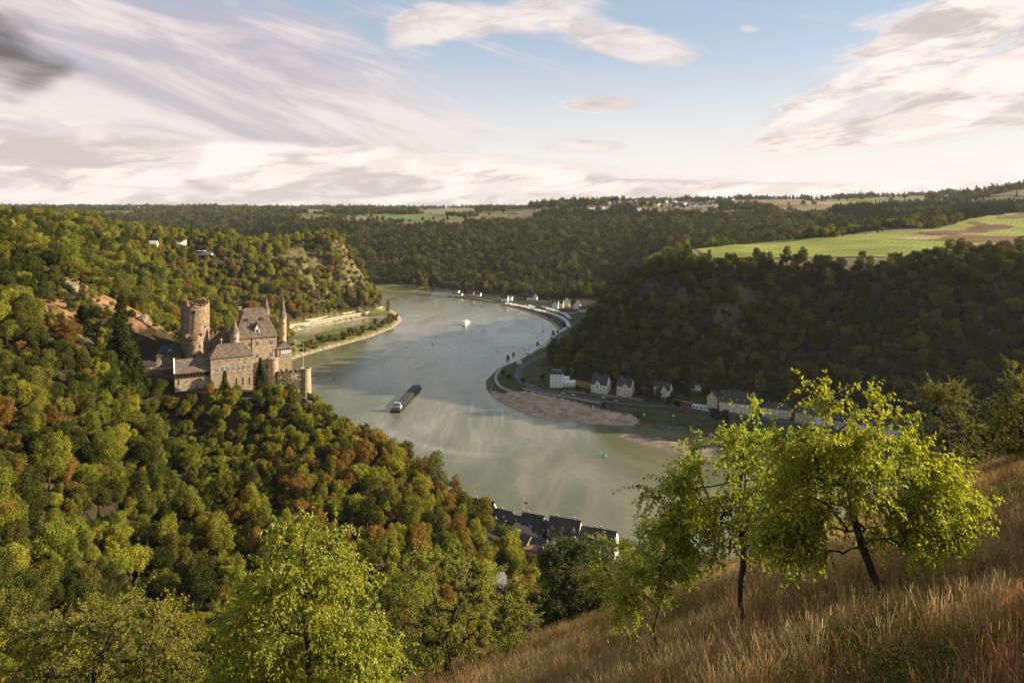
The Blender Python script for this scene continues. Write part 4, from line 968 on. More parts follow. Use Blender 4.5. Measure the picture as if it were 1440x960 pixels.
# smaller round tower before the keep
mb = MB(); mb.lathe([(4.4, -3), (4.2, 25.2), (4.55, 25.6), (4.55, 26.6), (3.9, 26.6), (3.9, 25.8)], S_DARK2, (-8.4, 12.4, 0), 28); merlons_ring(mb, -8.4, 12.4, 26.6, 4.55, 11, S_DARK2, 1.1); D = mb.build('small_round_tower', castle)
for ad, z in ((-100, 21), (-60, 21), (-95, 16)): a = R(ad); win(D, -8.4+4.2*math.cos(a), 12.4+4.2*math.sin(a), z, .6, 1.5, style='slit', ang=a+R(90))
# curtain wall with battlements between keep and house
mb = MB(); mb.box(-2, 12, 20, 21.5, -3, 25.8, S_DARK)
for i in range(6): mb.box(-1.6+i*2.3, -.4+i*2.3, 20.01, 21.49, 25.8, 27.3, S_DARK)
mb.box(-3, 4, 24, 26, -3, 27.5, S_DARK); mb.build('curtain_wall', castle)
mb = MB(); mb.tube([(4.2, 5.2, 22.8), (4.2, 5.2, 26)], [.12, .12], FRAMEW, 6); mb.tube([(3.3, 5.2, 25), (5.1, 5.2, 25)], [.12, .12], FRAMEW, 6); mb.build('roof_cross', castle)
# left rear building, shed and terrace wall
mb = MB(); mb.box(-26.5, -14.5, 14, 22, -6, 17.2, S_DARK2); I_ = mb.build('rear_building', castle); hip('roof', I_, -26.5, -14.5, 14, 22, 17.4, 5.0, ROOFD, .5, 3.5)
dormer(I_, -20, 15.3, 18.6, 1.6, 1.3, .8, FRAMEW, ROOFD, depth=2); win(I_, -24.5, 14, 13.5, 1.0, 1.5); win(I_, -17, 14, 13.5, 1.0, 1.5)
mb = MB(); mb.box(-34, -26.7, 13, 18, 4, 13.6, S_DARK); D = mb.build('shed', castle); gable_roof('roof', D, -34, -26.7, 13, 18, 13.6, 2.0, ROOFD, .4); win(D, -29, 13, 10.8, .9, 1.3)
mb = MB(); mb.box(-46, -18.7, 8.5, 10, -14, 11.6, S_DARK); mb.box(-46.3, -18.7, 8.3, 10.2, 11.6, 12.0, S_LIGHT); T_ = mb.build('terrace_wall', castle)
ivy('wall_ivy', T_, [(-46, -20, 7.7, 8.5, -8, 10.5)], 2600, 4)
mb = MB(); mb.box(-47, -18.7, 10, 40, -14, 10.6, earth); mb.build('terrace', castle)
mb = MB(); mb.box(-18.4, 12.4, 11.6, 44, -14, 7.2, earth); mb.box(12.4, 33, 30.2, 44, -12, 6.5, earth); mb.build('courtyard', castle)
# outer works to the right: ivy wall, small round tower, flagpole
mb = MB(); mb.box(33.5, 48.2, 7.0, 8.2, -9, 3.4, S_WALL)
for i in range(6): mb.box(34+i*2.4, 35+i*2.4, 7.01, 8.19, 3.4, 4.1+.5*rnd.random(), S_WALL)
O_ = mb.build('outer_wall', castle); ivy('wall_ivy', O_, [(33.5, 48, 6.1, 7.0, -7, 4.2), (33.5, 48, 7, 8.3, 3.2, 4.4)], 2600, 6)
mb = MB(); mb.lathe([(3.2, -12), (2.9, 3.4), (3.15, 3.8), (3.15, 4.5), (2.4, 4.5), (2.4, 3.6)], S_LIGHT, (49.0, 9.0, 0), 24, jag=.0); P_ = mb.build('outer_round_tower', castle)
for ad, z in ((-25, 1.2), (-70, -4)): a = R(ad); win(P_, 49+2.85*math.cos(a), 9+2.85*math.sin(a), z, .7, 1.5, style='slit', ang=a+R(90))
mb = MB(); mb.tube([(48.2, 11.5, 2), (48.2, 11.5, 18.5)], [.12, .06], FRAMEW, 6); fp = mb.build('flagpole', None, castle.matrix_basis @ Vector((0, 0, 0)), CROT)
tag(fp, 'thin white flagpole behind the ruined outer turret of the castle', 'flagpole')
# garden walls on the slope below
for (px, py, Y, L_, rz_) in ((352, 556, 366, 9, 5), (395, 590, 352, 8, 30), (330, 640, 335, 7, 20)):
    x, y, z = at(px, Y); mb = MB(); mb.box(-L_/2, L_/2, -.4, .4, -3, 2.6, S_WALL); mb.box(-L_/2-.1, L_/2+.1, -.5, .5, 2.6, 2.85, S_LIGHT)
    tag(mb.build('garden_wall', None, (x, y, z), R(rz_)), {352: 'broken garden wall close under the castle main house', 395: 'tilted garden wall on the slope right below the castle', 330: 'low terrace wall among the trees far below the castle'}[px], 'wall')
# ------------------------------------------------------------------ houses
def house(name, label, cat, loc, rz, w, d, h, rh, wall, roof, rtype='gable', axis='x', rows=2, cols=3, side=2, base=4.0, group=None, dormers=0, chimneys=1, front_gable=None, gabw=True, windows=True, ww=1.1, wh=1.5):
    """w along the front, front faces local -y"""
    root = empty(name, loc, rz, label, cat, group)
    mb = MB(); x0, x1, y0, y1 = -w/2, w/2, -d/2, d/2
    if rtype == 'gable': gable_walls(mb, x0, x1, y0, y1, -base, h, rh, wall, axis)
    else: mb.box(x0, x1, y0, y1, -base, h, wall)
    mb.build('wall', root)
    if rtype == 'gable': rf = gable_roof('roof', root, x0, x1, y0, y1, h+.1, rh+.15, roof, .45, axis)
    elif rtype == 'hip': rf = hip('roof', root, x0, x1, y0, y1, h+.1, rh, roof, .45, min(d, w)*.42, axis)
    elif rtype == 'mansard':
        mb = MB(); i = rh*.35; vs = [(x0-.3, y0-.3, h), (x1+.3, y0-.3, h), (x1+.3, y1+.3, h), (x0-.3, y1+.3, h), (x0+i, y0+i, h+rh), (x1-i, y0+i, h+rh), (x1-i, y1-i, h+rh), (x0+i, y1-i, h+rh)]
        mb.add(vs, [(0, 1, 5, 4), (1, 2, 6, 5), (2, 3, 7, 6), (3, 0, 4, 7), (4, 5, 6, 7), (3, 2, 1, 0)], roof); rf = mb.build('roof', root)
    else: mb = MB(); mb.box(x0-.3, x1+.3, y0-.3, y1+.3, h+.002, h+.4, roof); rf = mb.build('roof', root)
    fh = h/rows
    if windows:
        for r_ in range(rows):
            for c in range(cols): win(root, x0+w*(c+.5)/cols, y0, r_*fh+fh*.32, ww, min(wh, fh*.55))
            for c in range(side):
                yy = y0+d*(c+.5)/side; win(root, x1, yy, r_*fh+fh*.32, ww, min(wh, fh*.55), 'R'); win(root, x0, yy, r_*fh+fh*.32, ww, min(wh, fh*.55), 'L')
        if rtype == 'gable' and axis == 'x' and rh > 4: win(root, x1, 0, h+rh*.25, ww, 1.2, 'R'); win(root, x0, 0, h+rh*.25, ww, 1.2, 'L')
        if rtype == 'gable' and axis == 'y' and rh > 3: win(root, 0, y0, h+rh*.2, ww, 1.2)
    sl_ = rh/(d/2)
    for i in range(dormers):
        x = x0+w*(i+.5)/dormers; dz = rh*.16; dormer(root, x, y0+dz/sl_-.1 if rtype != 'mansard' else y0+.1, h+dz, 1.8, 1.3, 1.3, wall, roof, depth=1.6/sl_ if rtype != 'mansard' else 1.5)
    for i in range(chimneys):
        mb = MB(); x = x0+w*(.22+.55*i/max(1, chimneys-1)) if chimneys > 1 else x0+w*.25
        top = h+rh+.9 if rtype != 'flat' else h+1.4
        mb.box(x-.4, x+.4, .5, 1.2, h+rh*.35, top, BRICKR); mb.box(x-.5, x+.5, .4, 1.3, top, top+.2, concrete); mb.build('chimney', rf)
    if front_gable:
        gx_, gw, gh, gr = front_gable     # position, width, height of wall, gable rise
        mb = MB(); gable_walls(mb, gx_-gw/2, gx_+gw/2, y0-1.0, y0+2.5, -base, gh, gr, wall, 'y'); bay = mb.build('gabled_bay', root)
        gable_roof('bay_roof', bay, gx_-gw/2, gx_+gw/2, y0-1.0, y0+2.5, gh+.1, gr+.1, roof, .3, 'y')
        for r_ in range(rows): win(bay, gx_, y0-1.0, r_*fh+fh*.32, gw*.4, min(wh, fh*.55))
        win(bay, gx_, y0-1.0, gh+.2, 1.0, 1.3)
    return root
BANK = R(-26)
def villa(px, py, **k):
    Y = k.pop('Y', None); x, y, z = rc(px, py) if Y is None else at(px, Y)
    return house(loc=(x, y, z), rz=k.pop('rz', BANK), **k)
dp = 14
v = villa(783, 541, name='white_villa', label='tall white villa with flat dark mansard roof, first house in the bend of the road', cat='house', w=13, d=16, h=13.5, rh=2.6, wall=WHITE, roof=ROOFD, rtype='mansard', rows=4, cols=3, side=3, chimneys=2, rz=R(-8))
mb = MB(); mb.box(6.5, 20, -6, 6, -4, 4.2, WHITE); mb.box(6.4, 20.2, -6.2, 6.2, 4.2, 4.6, FRAMEW); mb.box(6.5, 13, -1, 6, 4.6, 8.6, WHITE)
mb.add([(20, -6, 4.2), (27, -6, -4), (20, -6, -4), (20, -3, 4.2), (27, -3, -4), (20, -3, -4)], [(0, 2, 1), (3, 4, 5), (0, 1, 4, 3), (0, 3, 5, 2)], WHITE); an = mb.build('terrace_annexe', v)
for x in (8.5, 11.5, 14.5, 17.5): win(an, x, -6, .8, 1.3, 2.2)
villa(845, 549, name='gabled_villa', label='white villa with steep black roof and a middle front gable, beside the yellow scaffolding', cat='house', w=17, d=13, h=8.6, rh=8.2, wall=WHITE, roof=ROOFD, rows=3, cols=4, side=3, front_gable=(-1, 5, 9.5, 3.4), chimneys=2, dormers=0)
villa(880, 553, name='gabled_villa', label='cream villa with dark roof and three storeys, right of the black-roofed villa', cat='house', w=15, d=13, h=9.5, rh=6.4, wall=CREAM, roof=ROOFD, rows=3, cols=3, side=3, front_gable=(1.5, 4.2, 10.8, 2.0), chimneys=2)
v = villa(934, 557, name='turret_villa', label='pale villa with a thin pointed corner turret and timber verandas above the quay', cat='house', w=14, d=12, h=8.4, rh=6.2, wall=WHITE, roof=ROOFD, rows=3, cols=4, side=2, front_gable=(1.5, 4.4, 9.0, 3.6), chimneys=1)
mb = MB(); mb.lathe([(1.7, -3), (1.7, 11.5)], WHITE, (-7.2, -6.2, 0), 14); tw = mb.build('corner_turret', v); cone_cap('turret_roof', tw, -7.2, -6.2, 11.5, 1.8, 8.5, ROOFD)
mb = MB()
for z in (2.6, 5.4): mb.box(7, 9.4, -6, 4, z, z+.25, TIMBER); mb.box(9.3, 9.4, -6, 4, z+.25, z+1.1, TIMBER)
for y_ in (-5.9, -2.6, .7, 3.8): mb.box(9.2, 9.4, y_, y_+.2, -3, 8, TIMBER)
mb.build('veranda', v)
v = villa(980, 545, name='garden_pavilion', label='small white pavilion with a pointed gable high on its terrace wall', cat='house', w=10, d=7, h=4.2, rh=3.4, wall=WHITE, roof=ROOFD, rows=1, cols=3, side=1, axis='x', front_gable=(1.5, 4, 4.8, 3.6), chimneys=0, base=9)
mb = MB(); mb.box(-9, 6, -6.5, -3.5, -6, -.6, S_DARK); mb.box(-9.2, 6.2, -6.7, -3.4, -.6, -.2, FRAMEW); mb.build('terrace', v)
v = villa(1003, 571, name='gabled_house', label='narrow beige house with a brown curved gable, left neighbour of the long dormered house', cat='house', w=9.5, d=12, h=10.5, rh=4.8, wall=PINKISH, roof=ROOFD, axis='y', rows=3, cols=2, side=3, chimneys=1)
mb = MB()
for z in (3.3, 6.8, 10.2): mb.box(-6.2, -4.75, -6.6, 3, z, z+.25, TIMBER); mb.box(-6.2, -6.1, -6.6, 3, z+.25, z+1.1, TIMBER)
mb.build('balcony', v)
v = villa(1038, 577, name='long_dormered_house', label='long cream house with black mansard roof and a row of pointed dormers, white right gable', cat='house', w=32, d=14, h=9.6, rh=8.6, wall=CREAM, roof=ROOFD, rows=3, cols=9, side=3, dormers=5, chimneys=3)
villa(984, 574, name='garage_row', label='low white garage row with three doors beside the narrow beige house', cat='garage', w=14, d=6, h=3.0, rh=.3, wall=WHITE, roof=concrete, rtype='flat', rows=1, cols=4, side=1, chimneys=0, ww=2.2, wh=2.0)
v = villa(1092, 584, name='flat_block', label='low cream block with balcony bands and slate roof, right of the long dormered house', cat='house', w=24, d=12, h=8.0, rh=3.8, wall=CREAM, roof=ROOFD, rtype='hip', rows=3, cols=7, side=3, chimneys=2)
mb = MB()
for z in (2.7, 5.4): mb.box(-11, 11, -7.2, -6.003, z-.1, z+.15, FRAMEW); mb.box(-11, 11, -7.2, -7.1, z+.15, z+1.0, FRAMEW)
mb.build('balcony', v)
villa(1131, 592, name='terraced_house', label='yellowish three-storey terraced house behind the foreground leaves, left of the white one', cat='house', w=15, d=11, h=9.5, rh=4.8, wall=mat('yellow_render', (.55, .42, .22), var=.08), roof=ROOFD, rows=3, cols=5, side=2, chimneys=2, dormers=2)
villa(1157, 596, name='terraced_house', label='white three-storey terraced house behind the foreground leaves, between yellow and grey ones', cat='house', w=14, d=11, h=9, rh=4.8, wall=WHITE, roof=ROOFD, rows=3, cols=4, side=2, chimneys=1, dormers=2)
villa(1186, 602, name='terraced_house', label='grey-white terraced house with dormers seen through the leaning tree', cat='house', w=14, d=11, h=8.5, rh=5, wall=mat('grey_render', (.48, .46, .43), var=.08), roof=ROOFD, rows=3, cols=4, side=2, chimneys=1, dormers=2)
villa(1216, 607, name='terraced_house', label='white terraced house farthest right, half hidden by the leaning tree', cat='house', w=15, d=11, h=8.5, rh=4.4, wall=WHITE, roof=ROOFD, rows=3, cols=5, side=2, chimneys=1)
villa(1250, 613, name='terraced_house', label='cream house end of the row near the distant boat landing', cat='house', w=13, d=11, h=8.5, rh=4.4, wall=CREAM, roof=ROOFD, rows=3, cols=4, side=2, chimneys=1)
# ruined tower in the wood
x, y, z = rc(1067, 540); mb = MB(); mb.box(-3.6, 3.6, -3.6, 3.6, -6, 9.5, S_DARK)
for a, b in ((-3.6, -2.2), (-.7, .7), (2.2, 3.6)): mb.box(a, b, -3.61, -2.6, 9.5, 11, S_DARK); mb.box(a, b, 2.6, 3.61, 9.5, 10.6, S_DARK)
t = empty('ruined_tower', (x, y, z), R(-20), 'square battlemented stone tower in the dark wood above the long dormered house', 'tower'); mb.build('tower_wall', t); win(t, .5, -3.6, 5, .8, 1.6, style='slit')
# scaffolding-yellow site between the first two villas
x, y, z = rc(822, 545); t = empty('construction_frame', (x, y, z), BANK, 'yellow-orange scaffold frame beside the black-roofed villa', 'scaffold'); YEL = mat('yellow_paint', (.55, .30, .05))
mb = MB()
for i in range(7): mb.box(-10+i*3.3, -9.7+i*3.3, -1, -.7, -1, 5.5, YEL); mb.box(-10+i*3.3, -9.7+i*3.3, 2, 2.3, -1, 5.5, YEL)
for zz in (1.2, 3.4, 5.5): mb.box(-10, 10.1, -1.05, -.75, zz, zz+.45, YEL); mb.box(-10, 10.1, 2.05, 2.35, zz, zz+.45, YEL)
mb.build('frame', t); mb = MB(); mb.box(-10, 10, -1, 2.3, 2.4, 2.6, TIMBER); mb.build('deck', t)
# stone terraces under the villas
for a, b, hh, lab in (((792, 552), (905, 566), 3.4, 'brown stone terrace wall under the two gabled villas'), ((915, 560), (975, 572), 4.2, 'dark stone terrace wall under the turret villa'), ((900, 548), (930, 549), 3.0, 'stone wall stretch left of the turret villa')):
    p = rc(*a); q = rc(*b); L_ = math.hypot(q[0]-p[0], q[1]-p[1]); mb = MB(); mb.box(0, L_, -.5, .5, -3, hh, S_DARK); mb.box(-.1, L_+.1, -.6, .6, hh, hh+.25, S_LIGHT)
    tag(mb.build('terrace_wall', None, (p[0], p[1], min(p[2], q[2])), math.atan2(q[1]-p[1], q[0]-p[0])), lab, 'wall')

# far shore houses round the campsite
def far_house(px, py, lab, w, h, rh, wall=WHITE, rz=R(-15), **k):
    x, y, z = rc(px, py); house('far_house', lab, 'house', (x, y, z), rz, w, k.pop('d', 10), h, rh, wall, ROOFD, rows=2, cols=max(2, int(w/4)), side=2, chimneys=1, **k)
far_house(710, 423, 'white house with black roof, left of the pair at the head of the campsite', 14, 7, 6)
far_house(718, 422, 'small white cube-shaped house right of the pair at the head of the campsite', 8, 8, 2.5, rtype='hip')
far_house(746, 421, 'cream low house with white gable behind the first caravans', 15, 6, 5, CREAM)
far_house(753, 421, 'white gable-fronted house behind the first caravans', 8, 7, 5, axis='y')
far_house(781, 433, 'large white inn with steep roof, left end of the campsite group', 12, 10, 6, WHITE, front_gable=(0, 5, 11, 4))
far_house(788, 432, 'pinkish inn wing in the middle of the campsite group', 12, 9, 6, PINKISH)
far_house(797, 430, 'white house with tall gable, right of the pinkish inn wing', 11, 10, 6, axis='y')
far_house(812, 434, 'white gabled house at the foot of the dark hill', 12, 9, 7, axis='y')
far_house(819, 438, 'low cream barn beside the foot of the dark hill', 12, 6, 4, CREAM)
far_house(800, 440, 'long brown-roofed stable below the inn', 30, 4, 4, PINKISH)
far_house(765, 428, 'long low grey wall-like building behind the caravans', 34, 3.5, 2, mat('grey_plaster', (.32, .29, .26)))
far_house(628, 414, 'long white hall with pale roof on the far river bend', 60, 8, 3.5, WHITE, d=18)
far_house(611, 414, 'low blue-white shed left of the hall on the far river bend', 18, 6, 2.5, WHITE, rtype='hip')
far_house(643, 415, 'row of low white sheds right of the hall on the far bend', 24, 4, 2, WHITE)
far_house(663, 416, 'pink gabled house on the far bend among trees', 12, 6, 5, PINKISH)
far_house(672, 416, 'pale cottage at the end of the far bend', 14, 5, 4, WHITE)
# villages on the plateau
vr = random.Random(12); vill = None; vwalls = [WHITE, CREAM, WHITE, PINKISH]; protoV = []
def village_house(i, x, y, z, rz, s):
    if len(protoV) < 4:
        k = len(protoV); r_ = house('village_house', 'pale house with dark roof in the village on the far plateau', 'house', (x, y, z), rz, 10+2*k, 9, 6+k*.6, 4.5, vwalls[k], [ROOFD, ROOF, mat('tile_roof', (.16, .08, .055)), ROOFD][k], rows=2, cols=3, side=2, chimneys=0, windows=False, group='houses of the plateau village'); protoV.append(r_); r_.scale = (s, s, s); return
    p = protoV[i % 4]; c = p.copy(); COL.objects.link(c); c.location = (x, y, z); c.rotation_euler = (0, 0, rz); c.scale = (s, s, s)
    for ch in p.children:
        d = ch.copy(); COL.objects.link(d); d.parent = c
spots = []
for k in range(105):
    if k < 60: px = vr.gauss(860, 45); py = vr.uniform(284, 297)
    elif k < 85: px = vr.uniform(755, 850); py = vr.uniform(291, 300)
    else: px = vr.uniform(930, 1020); py = vr.uniform(287, 293)
    spots.append((px, py))
nvill = 0
for px, py in spots:
    x, y, z = rc(px, py, ymin=2300)
    if y > 5200 or y < 2400: continue
    village_house(nvill, x, y, z+2.0, vr.uniform(-.6, .6), vr.uniform(1.1, 1.7)); nvill += 1
lh = None
for k in range(24):
    px = vr.uniform(207, 285); x = (px-720)/F*5600; y = 5600+vr.uniform(-250, 250); z = H1(x, y)
    if lh is None: lh = house('village_house', 'tiny pale house in the village on the far left horizon', 'house', (x, y, z+7), 0, 14, 12, 9, 6, WHITE, ROOFD, chimneys=0, windows=False, group='houses on the left horizon'); lh.scale = (1.5,)*3
    else:
        c = lh.copy(); COL.objects.link(c); c.location = (x, y, z+7); c.rotation_euler = (0, 0, vr.uniform(-.6, .6))
        for ch in lh.children: d = ch.copy(); COL.objects.link(d); d.parent = c
x = (215-720)/F*5600; t = empty('village_church', (x, 5450, H1(x, 5450)+7), .2, 'pale church with pointed spire in the village on the far left horizon', 'church')
mb = MB(); mb.box(-9, 9, -30, 0, -6, 14, WHITE); mb.build('nave', t); gable_roof('roof', t, -9, 9, -30, 0, 14, 9, ROOFD, .5, 'y'); mb = MB(); mb.box(-5, 5, 0, 10, -6, 26, WHITE); mb.build('steeple', t); cone_cap('spire', t, 0, 5, 26, 6.5, 20, ROOFD, False, 4)
# buildings on top of the great rock
x, y, z = rc(216, 349); house('rock_lodge', 'small white lodge with pointed roof among trees on the ridge left of the great rock', 'house', (x, y, z+4.5), .2, 11, 8, 3, 4.5, WHITE, mat('pale_roof', (.5, .48, .45)), rows=1, cols=2, side=1, chimneys=0, base=3)
x, y, z = rc(284, 361); mb = MB(); mb.box(-16, 16, -4, 4, -2, 1.0, concrete); mb.box(-15, 0, -3, 3.9, 1.0, 4.4, GLASS); mb.box(-16, 5, -4, 4, 4.4, 4.9, WHITE); mb.box(-16.2, -15.7, -4.2, 4.2, 1, 4.4, FRAMEW)
for i in range(9): mb.box(-15+i*3.8, -14.8+i*3.8, -4.1, -3.9, 1.0, 2.2, FRAMEW)
mb.box(-16, 16, -4.1, -4.0, 2.2, 2.35, FRAMEW)
t = empty('viewing_terrace', (x, y, z+5), .1, 'white-railed terrace restaurant on the ridge behind the castle', 'building'); mb.build('terrace', t)
x, y, z = rc(255, 343); mb = MB(); mb.box(-8, 8, -.5, .5, -3, 7.0, WHITE); tag(mb.build('white_wall', None, (x, y, z), .5), 'short bright white wall between trees on the ridge', 'wall')
for px, lab, c in ((479.5, 'flagpole with a white banner on the tip of the great rock', (.7, .7, .7)), (482.5, 'flagpole with a red and gold banner on the tip of the great rock', (.6, .2, .04))):
    x, y, z = at(px, 1366); t = empty('flagpole', (x, y, z), 0, lab, 'flagpole'); mb = MB(); mb.tube([(0, 0, -2), (0, 0, 17)], [.28, .18], FRAMEW, 6); mb.build('pole', t)
    mb = MB(); mb.box(.2, 3.0, -.06, .06, 8.5, 16.5, mat('banner_cloth', c)); mb.build('flag', t)
# netting in the vineyard: long pale blue sheets
NET = mat('blue_net', (.36, .44, .48), rough=.6)
for pts, lab in (([(70, 375), (80, 376.5), (90, 372)], 'pale blue net strip at the lower end of the vineyard'), ([(106, 376), (114, 379), (121, 382)], 'short pale blue net strip right of the vineyard hump'), ([(40, 352), (52, 357), (62, 361)], 'thin blue net along the top edge of the vineyard'), ([(55, 371), (64, 373)], 'small scrap of blue net below the vineyard rows')):
    o, A_, Z_ = ribbon('vineyard_net', W2(pts), 1.6, 1.9, NET, None, thick=-.2, kind='thing', step=3); tag(o, lab, 'net')

# ------------------------------------------------------------------ caravans, cars
def pl(pts, n, jit=0.0, seed=1, side=0.0):
    L = smooth_line(W2(pts), 2.0); A = np.array(L); s = np.concatenate([[0], np.cumsum(np.linalg.norm(np.diff(A, axis=0), axis=1))]); out = []
    rr = random.Random(seed)
    for k in range(n):
        t = s[-1]*(k+.5+rr.uniform(-jit, jit))/n; i = min(int(np.searchsorted(s, t)), len(A)-1); a = A[max(i-1, 0)]; b = A[min(i+1, len(A)-1)]
        an = math.atan2(b[1]-a[1], b[0]-a[0]); out.append((A[i][0]-side*math.sin(an), A[i][1]+side*math.cos(an), an))
    return out
VANW = mat('caravan_white', (.74, .74, .72), rough=.4); TYRE = mat('tyre_rubber', (.02, .02, .02)); CARG = mat('car_glass', (.03, .035, .04), rough=.1, spec=.6)
def prism(mb, prof, y0, y1, m):
    n = len(prof); vs = [(x, y0, z) for x, z in prof]+[(x, y1, z) for x, z in prof]
    fs = [tuple(range(n)), tuple(range(2*n-1, n-1, -1))]+[(i, i+n, (i+1) % n+n, (i+1) % n) for i in range(n)]; mb.add(vs, fs, m)
def wheel(mb, x, y, r=.33, w=.22):
    n = 12; vs = []; 
    for yy in (y-w/2, y+w/2):
        for i in range(n): a = 2*math.pi*i/n; vs.append((x+r*math.cos(a), yy, r+r*math.sin(a)))
    mb.add(vs, [tuple(range(n)), tuple(range(2*n-1, n-1, -1))]+[(i, i+n, (i+1) % n+n, (i+1) % n) for i in range(n)], TYRE)
def caravan_mesh(motor):
    mb = MB()
    if motor: prism(mb, [(-3.3, .4), (2.2, .4), (3.4, .5), (3.4, 1.2), (2.6, 1.5), (2.1, 2.2), (2.5, 2.6), (1.9, 3.0), (-3.1, 3.05), (-3.4, 2.7)], -1.1, 1.1, VANW); mb.box(-2.4, -.8, -1.13, 1.13, 1.5, 2.1, CARG); mb.box(.2, 1.2, -1.13, 1.13, 1.5, 2.1, CARG); prism(mb, [(2.13, 2.18), (2.62, 1.5), (2.68, 1.53), (2.2, 2.2)], -1.0, 1.0, CARG); ws = (-2.0, 2.4)
    else: prism(mb, [(-2.6, .45), (2.3, .45), (2.8, 1.1), (2.6, 2.3), (2.1, 2.65), (-2.2, 2.65), (-2.7, 2.2)], -1.1, 1.1, VANW); mb.box(-1.9, -.6, -1.13, 1.13, 1.3, 1.95, CARG); mb.box(.3, 1.7, -1.13, 1.13, 1.3, 1.95, CARG); mb.box(2.7, 4.0, -.05, .05, .45, .55, METAL); ws = (-.3,)
    for w_ in ws:
        for s_ in (-1, 1): wheel(mb, w_, s_*1.0)
    return mb.mesh('caravan')
CM = [caravan_mesh(False), caravan_mesh(True)]
def row(pts, n, label, grp, across=True, seed=1, side=0):
    for x, y, an in pl(pts, n, .18, seed, side):
        k = random.Random(int(x*7+y*3)).random(); o = link('motorhome' if k > .6 else 'caravan', CM[1 if k > .6 else 0], None, (x, y, H1(x, y)+.35), an+(R(90) if across else 0)+.1); o.scale = (1.12,)*3; tag(o, label, 'caravan', grp)
row([(711, 427), (727, 430), (745, 434), (762, 438), (779, 443), (792, 449), (798, 455), (800, 461)], 52, 'white camper parked in the front row of the riverside campsite', 'campers in the front row')
row([(762, 432), (782, 438), (795, 443), (802, 449)], 22, 'white camper parked in the second row before the inn', 'campers in the second row', seed=2)
row([(796, 463), (782, 471), (767, 483), (752, 493), (743, 499)], 30, 'white camper in the line at the foot of the dark wooded hill', 'campers at the foot of the hill', seed=3)
row([(728, 432), (742, 430), (752, 433)], 5, 'white camper standing loose on the grass behind the front row', 'loose campers', seed=4)
row([(730, 507), (731, 514)], 2, 'pale camper standing alone at the near end of the campsite', 'lone campers', seed=5)
def car(loc, rz, c, label):
    t = empty('parked_car', loc, rz, label, 'car', 'cars along the riverside road'); P = mat('car_paint', c, rough=.3, spec=.5)
    mb = MB(); prism(mb, [(-2.1, .3), (2.1, .3), (2.15, .75), (1.2, .95), (.5, 1.42), (-1.2, 1.45), (-1.9, 1.0), (-2.15, .95)], -.85, .85, P); mb.build('body', t)
    mb = MB(); prism(mb, [(1.0, .98), (.47, 1.36), (-1.15, 1.38), (-1.7, 1.0)], -.87, .87, CARG); mb.build('glazing', t)
    for x in (-1.3, 1.35):
        for s_ in (-1, 1): mb = MB(); wheel(mb, 0, 0); w_ = mb.build('wheel', t, (x, s_*.8, 0))
cl = [((791, 553.5), (.5, .5, .5), 'silver car below the white villa'), ((797, 552), (.1, .1, .12), 'black car below the white villa'), ((806, 556), (.6, .6, .6), 'pale car on the riverside road left of the black-roofed villa'), ((849, 560), (.65, .66, .68), 'bright silver car below the black-roofed villa'),
      ((858, 562), (.05, .06, .1), 'dark blue car right of the bright silver one'), ((866, 564), (.3, .3, .32), 'grey car before the cream villa'), ((875, 565), (.12, .02, .02), 'dark red car before the cream villa'), ((748, 543), (.45, .05, .03), 'red car driving in the road bend'),
      ((962, 573), (.5, .04, .03), 'left red car by the trees below the pavilion'), ((967, 574), (.42, .03, .03), 'right red car by the trees below the pavilion'), ((993, 578), (.6, .6, .62), 'white car below the garages'), ((1003, 580), (.08, .08, .09), 'black car below the narrow beige house'), ((1012, 582), (.3, .3, .3), 'grey car below the long dormered house')]
for (px, py), c, lab in cl: x, y, z = rc(px, py); car((x, y, z+.35), BANK, c, lab)
# small white shelters and signs on the meadow bank
for (px, py), lab in (((751, 557), 'white river-mark post on the bank below the road bend'), ((834, 575), 'white river-mark post below the black-roofed villa'), ((906, 586), 'white river-mark post on the meadow left of the big dark tree'), ((947, 588), 'white river-mark post on the meadow below the pavilion')):
    x, y, z = rc(px, py); t = empty('marker_post', (x, y, z), 0, lab, 'post'); mb = MB(); mb.tube([(0, 0, -.3), (0, 0, 2.6)], [.12, .12], FRAMEW, 6); mb.build('post', t); mb = MB(); mb.box(-.9, .9, -.06, .06, 1.8, 3.6, FRAMEW); mb.build('board', t, (0, 0, 0), BANK)

# ------------------------------------------------------------------ boats and buoys
HULL = mat('black_hull', (.025, .025, .028), rough=.4); DECK = mat('dark_deck', (.06, .06, .06)); 
b = empty('river_barge', (-109, 742, 0), R(90), 'long black cargo barge heading upstream in the middle of the river bend', 'barge')
b.rotation_euler.z = math.atan2(100, 9)
mb = MB(); L_ = 52
def hull_prof(x): return 5.6*(1-max(0, (x-.80)/.2)**2.2)*(1-.12*max(0, (-x-.85)/.15))
xs = [-1, -.9, -.6, -.2, .2, .6, .8, .88, .94, .98, 1]; vs = []; fs = []
for x in xs: w_ = max(hull_prof(x), .15); vs += [(x*L_, -w_, 2.0), (x*L_, -w_*.92, -1), (x*L_, w_*.92, -1), (x*L_, w_, 2.0)]
for i in range(len(xs)-1):
    for j in range(4): k = (j+1) % 4; fs.append((i*4+j, (i+1)*4+j, (i+1)*4+k, i*4+k))
fs += [(0, 3, 2, 1)[::-1], tuple(len(vs)-4+q for q in (0, 1, 2, 3))[::-1]]
mb.add(vs, fs, HULL); mb.build('hull', b)
mb = MB(); 
for i in range(9): mb.box(-34+i*8, -26.4+i*8, -4.4, 4.4, 2.0, 3.6, DECK)
mb.build('hatch_cover', b)
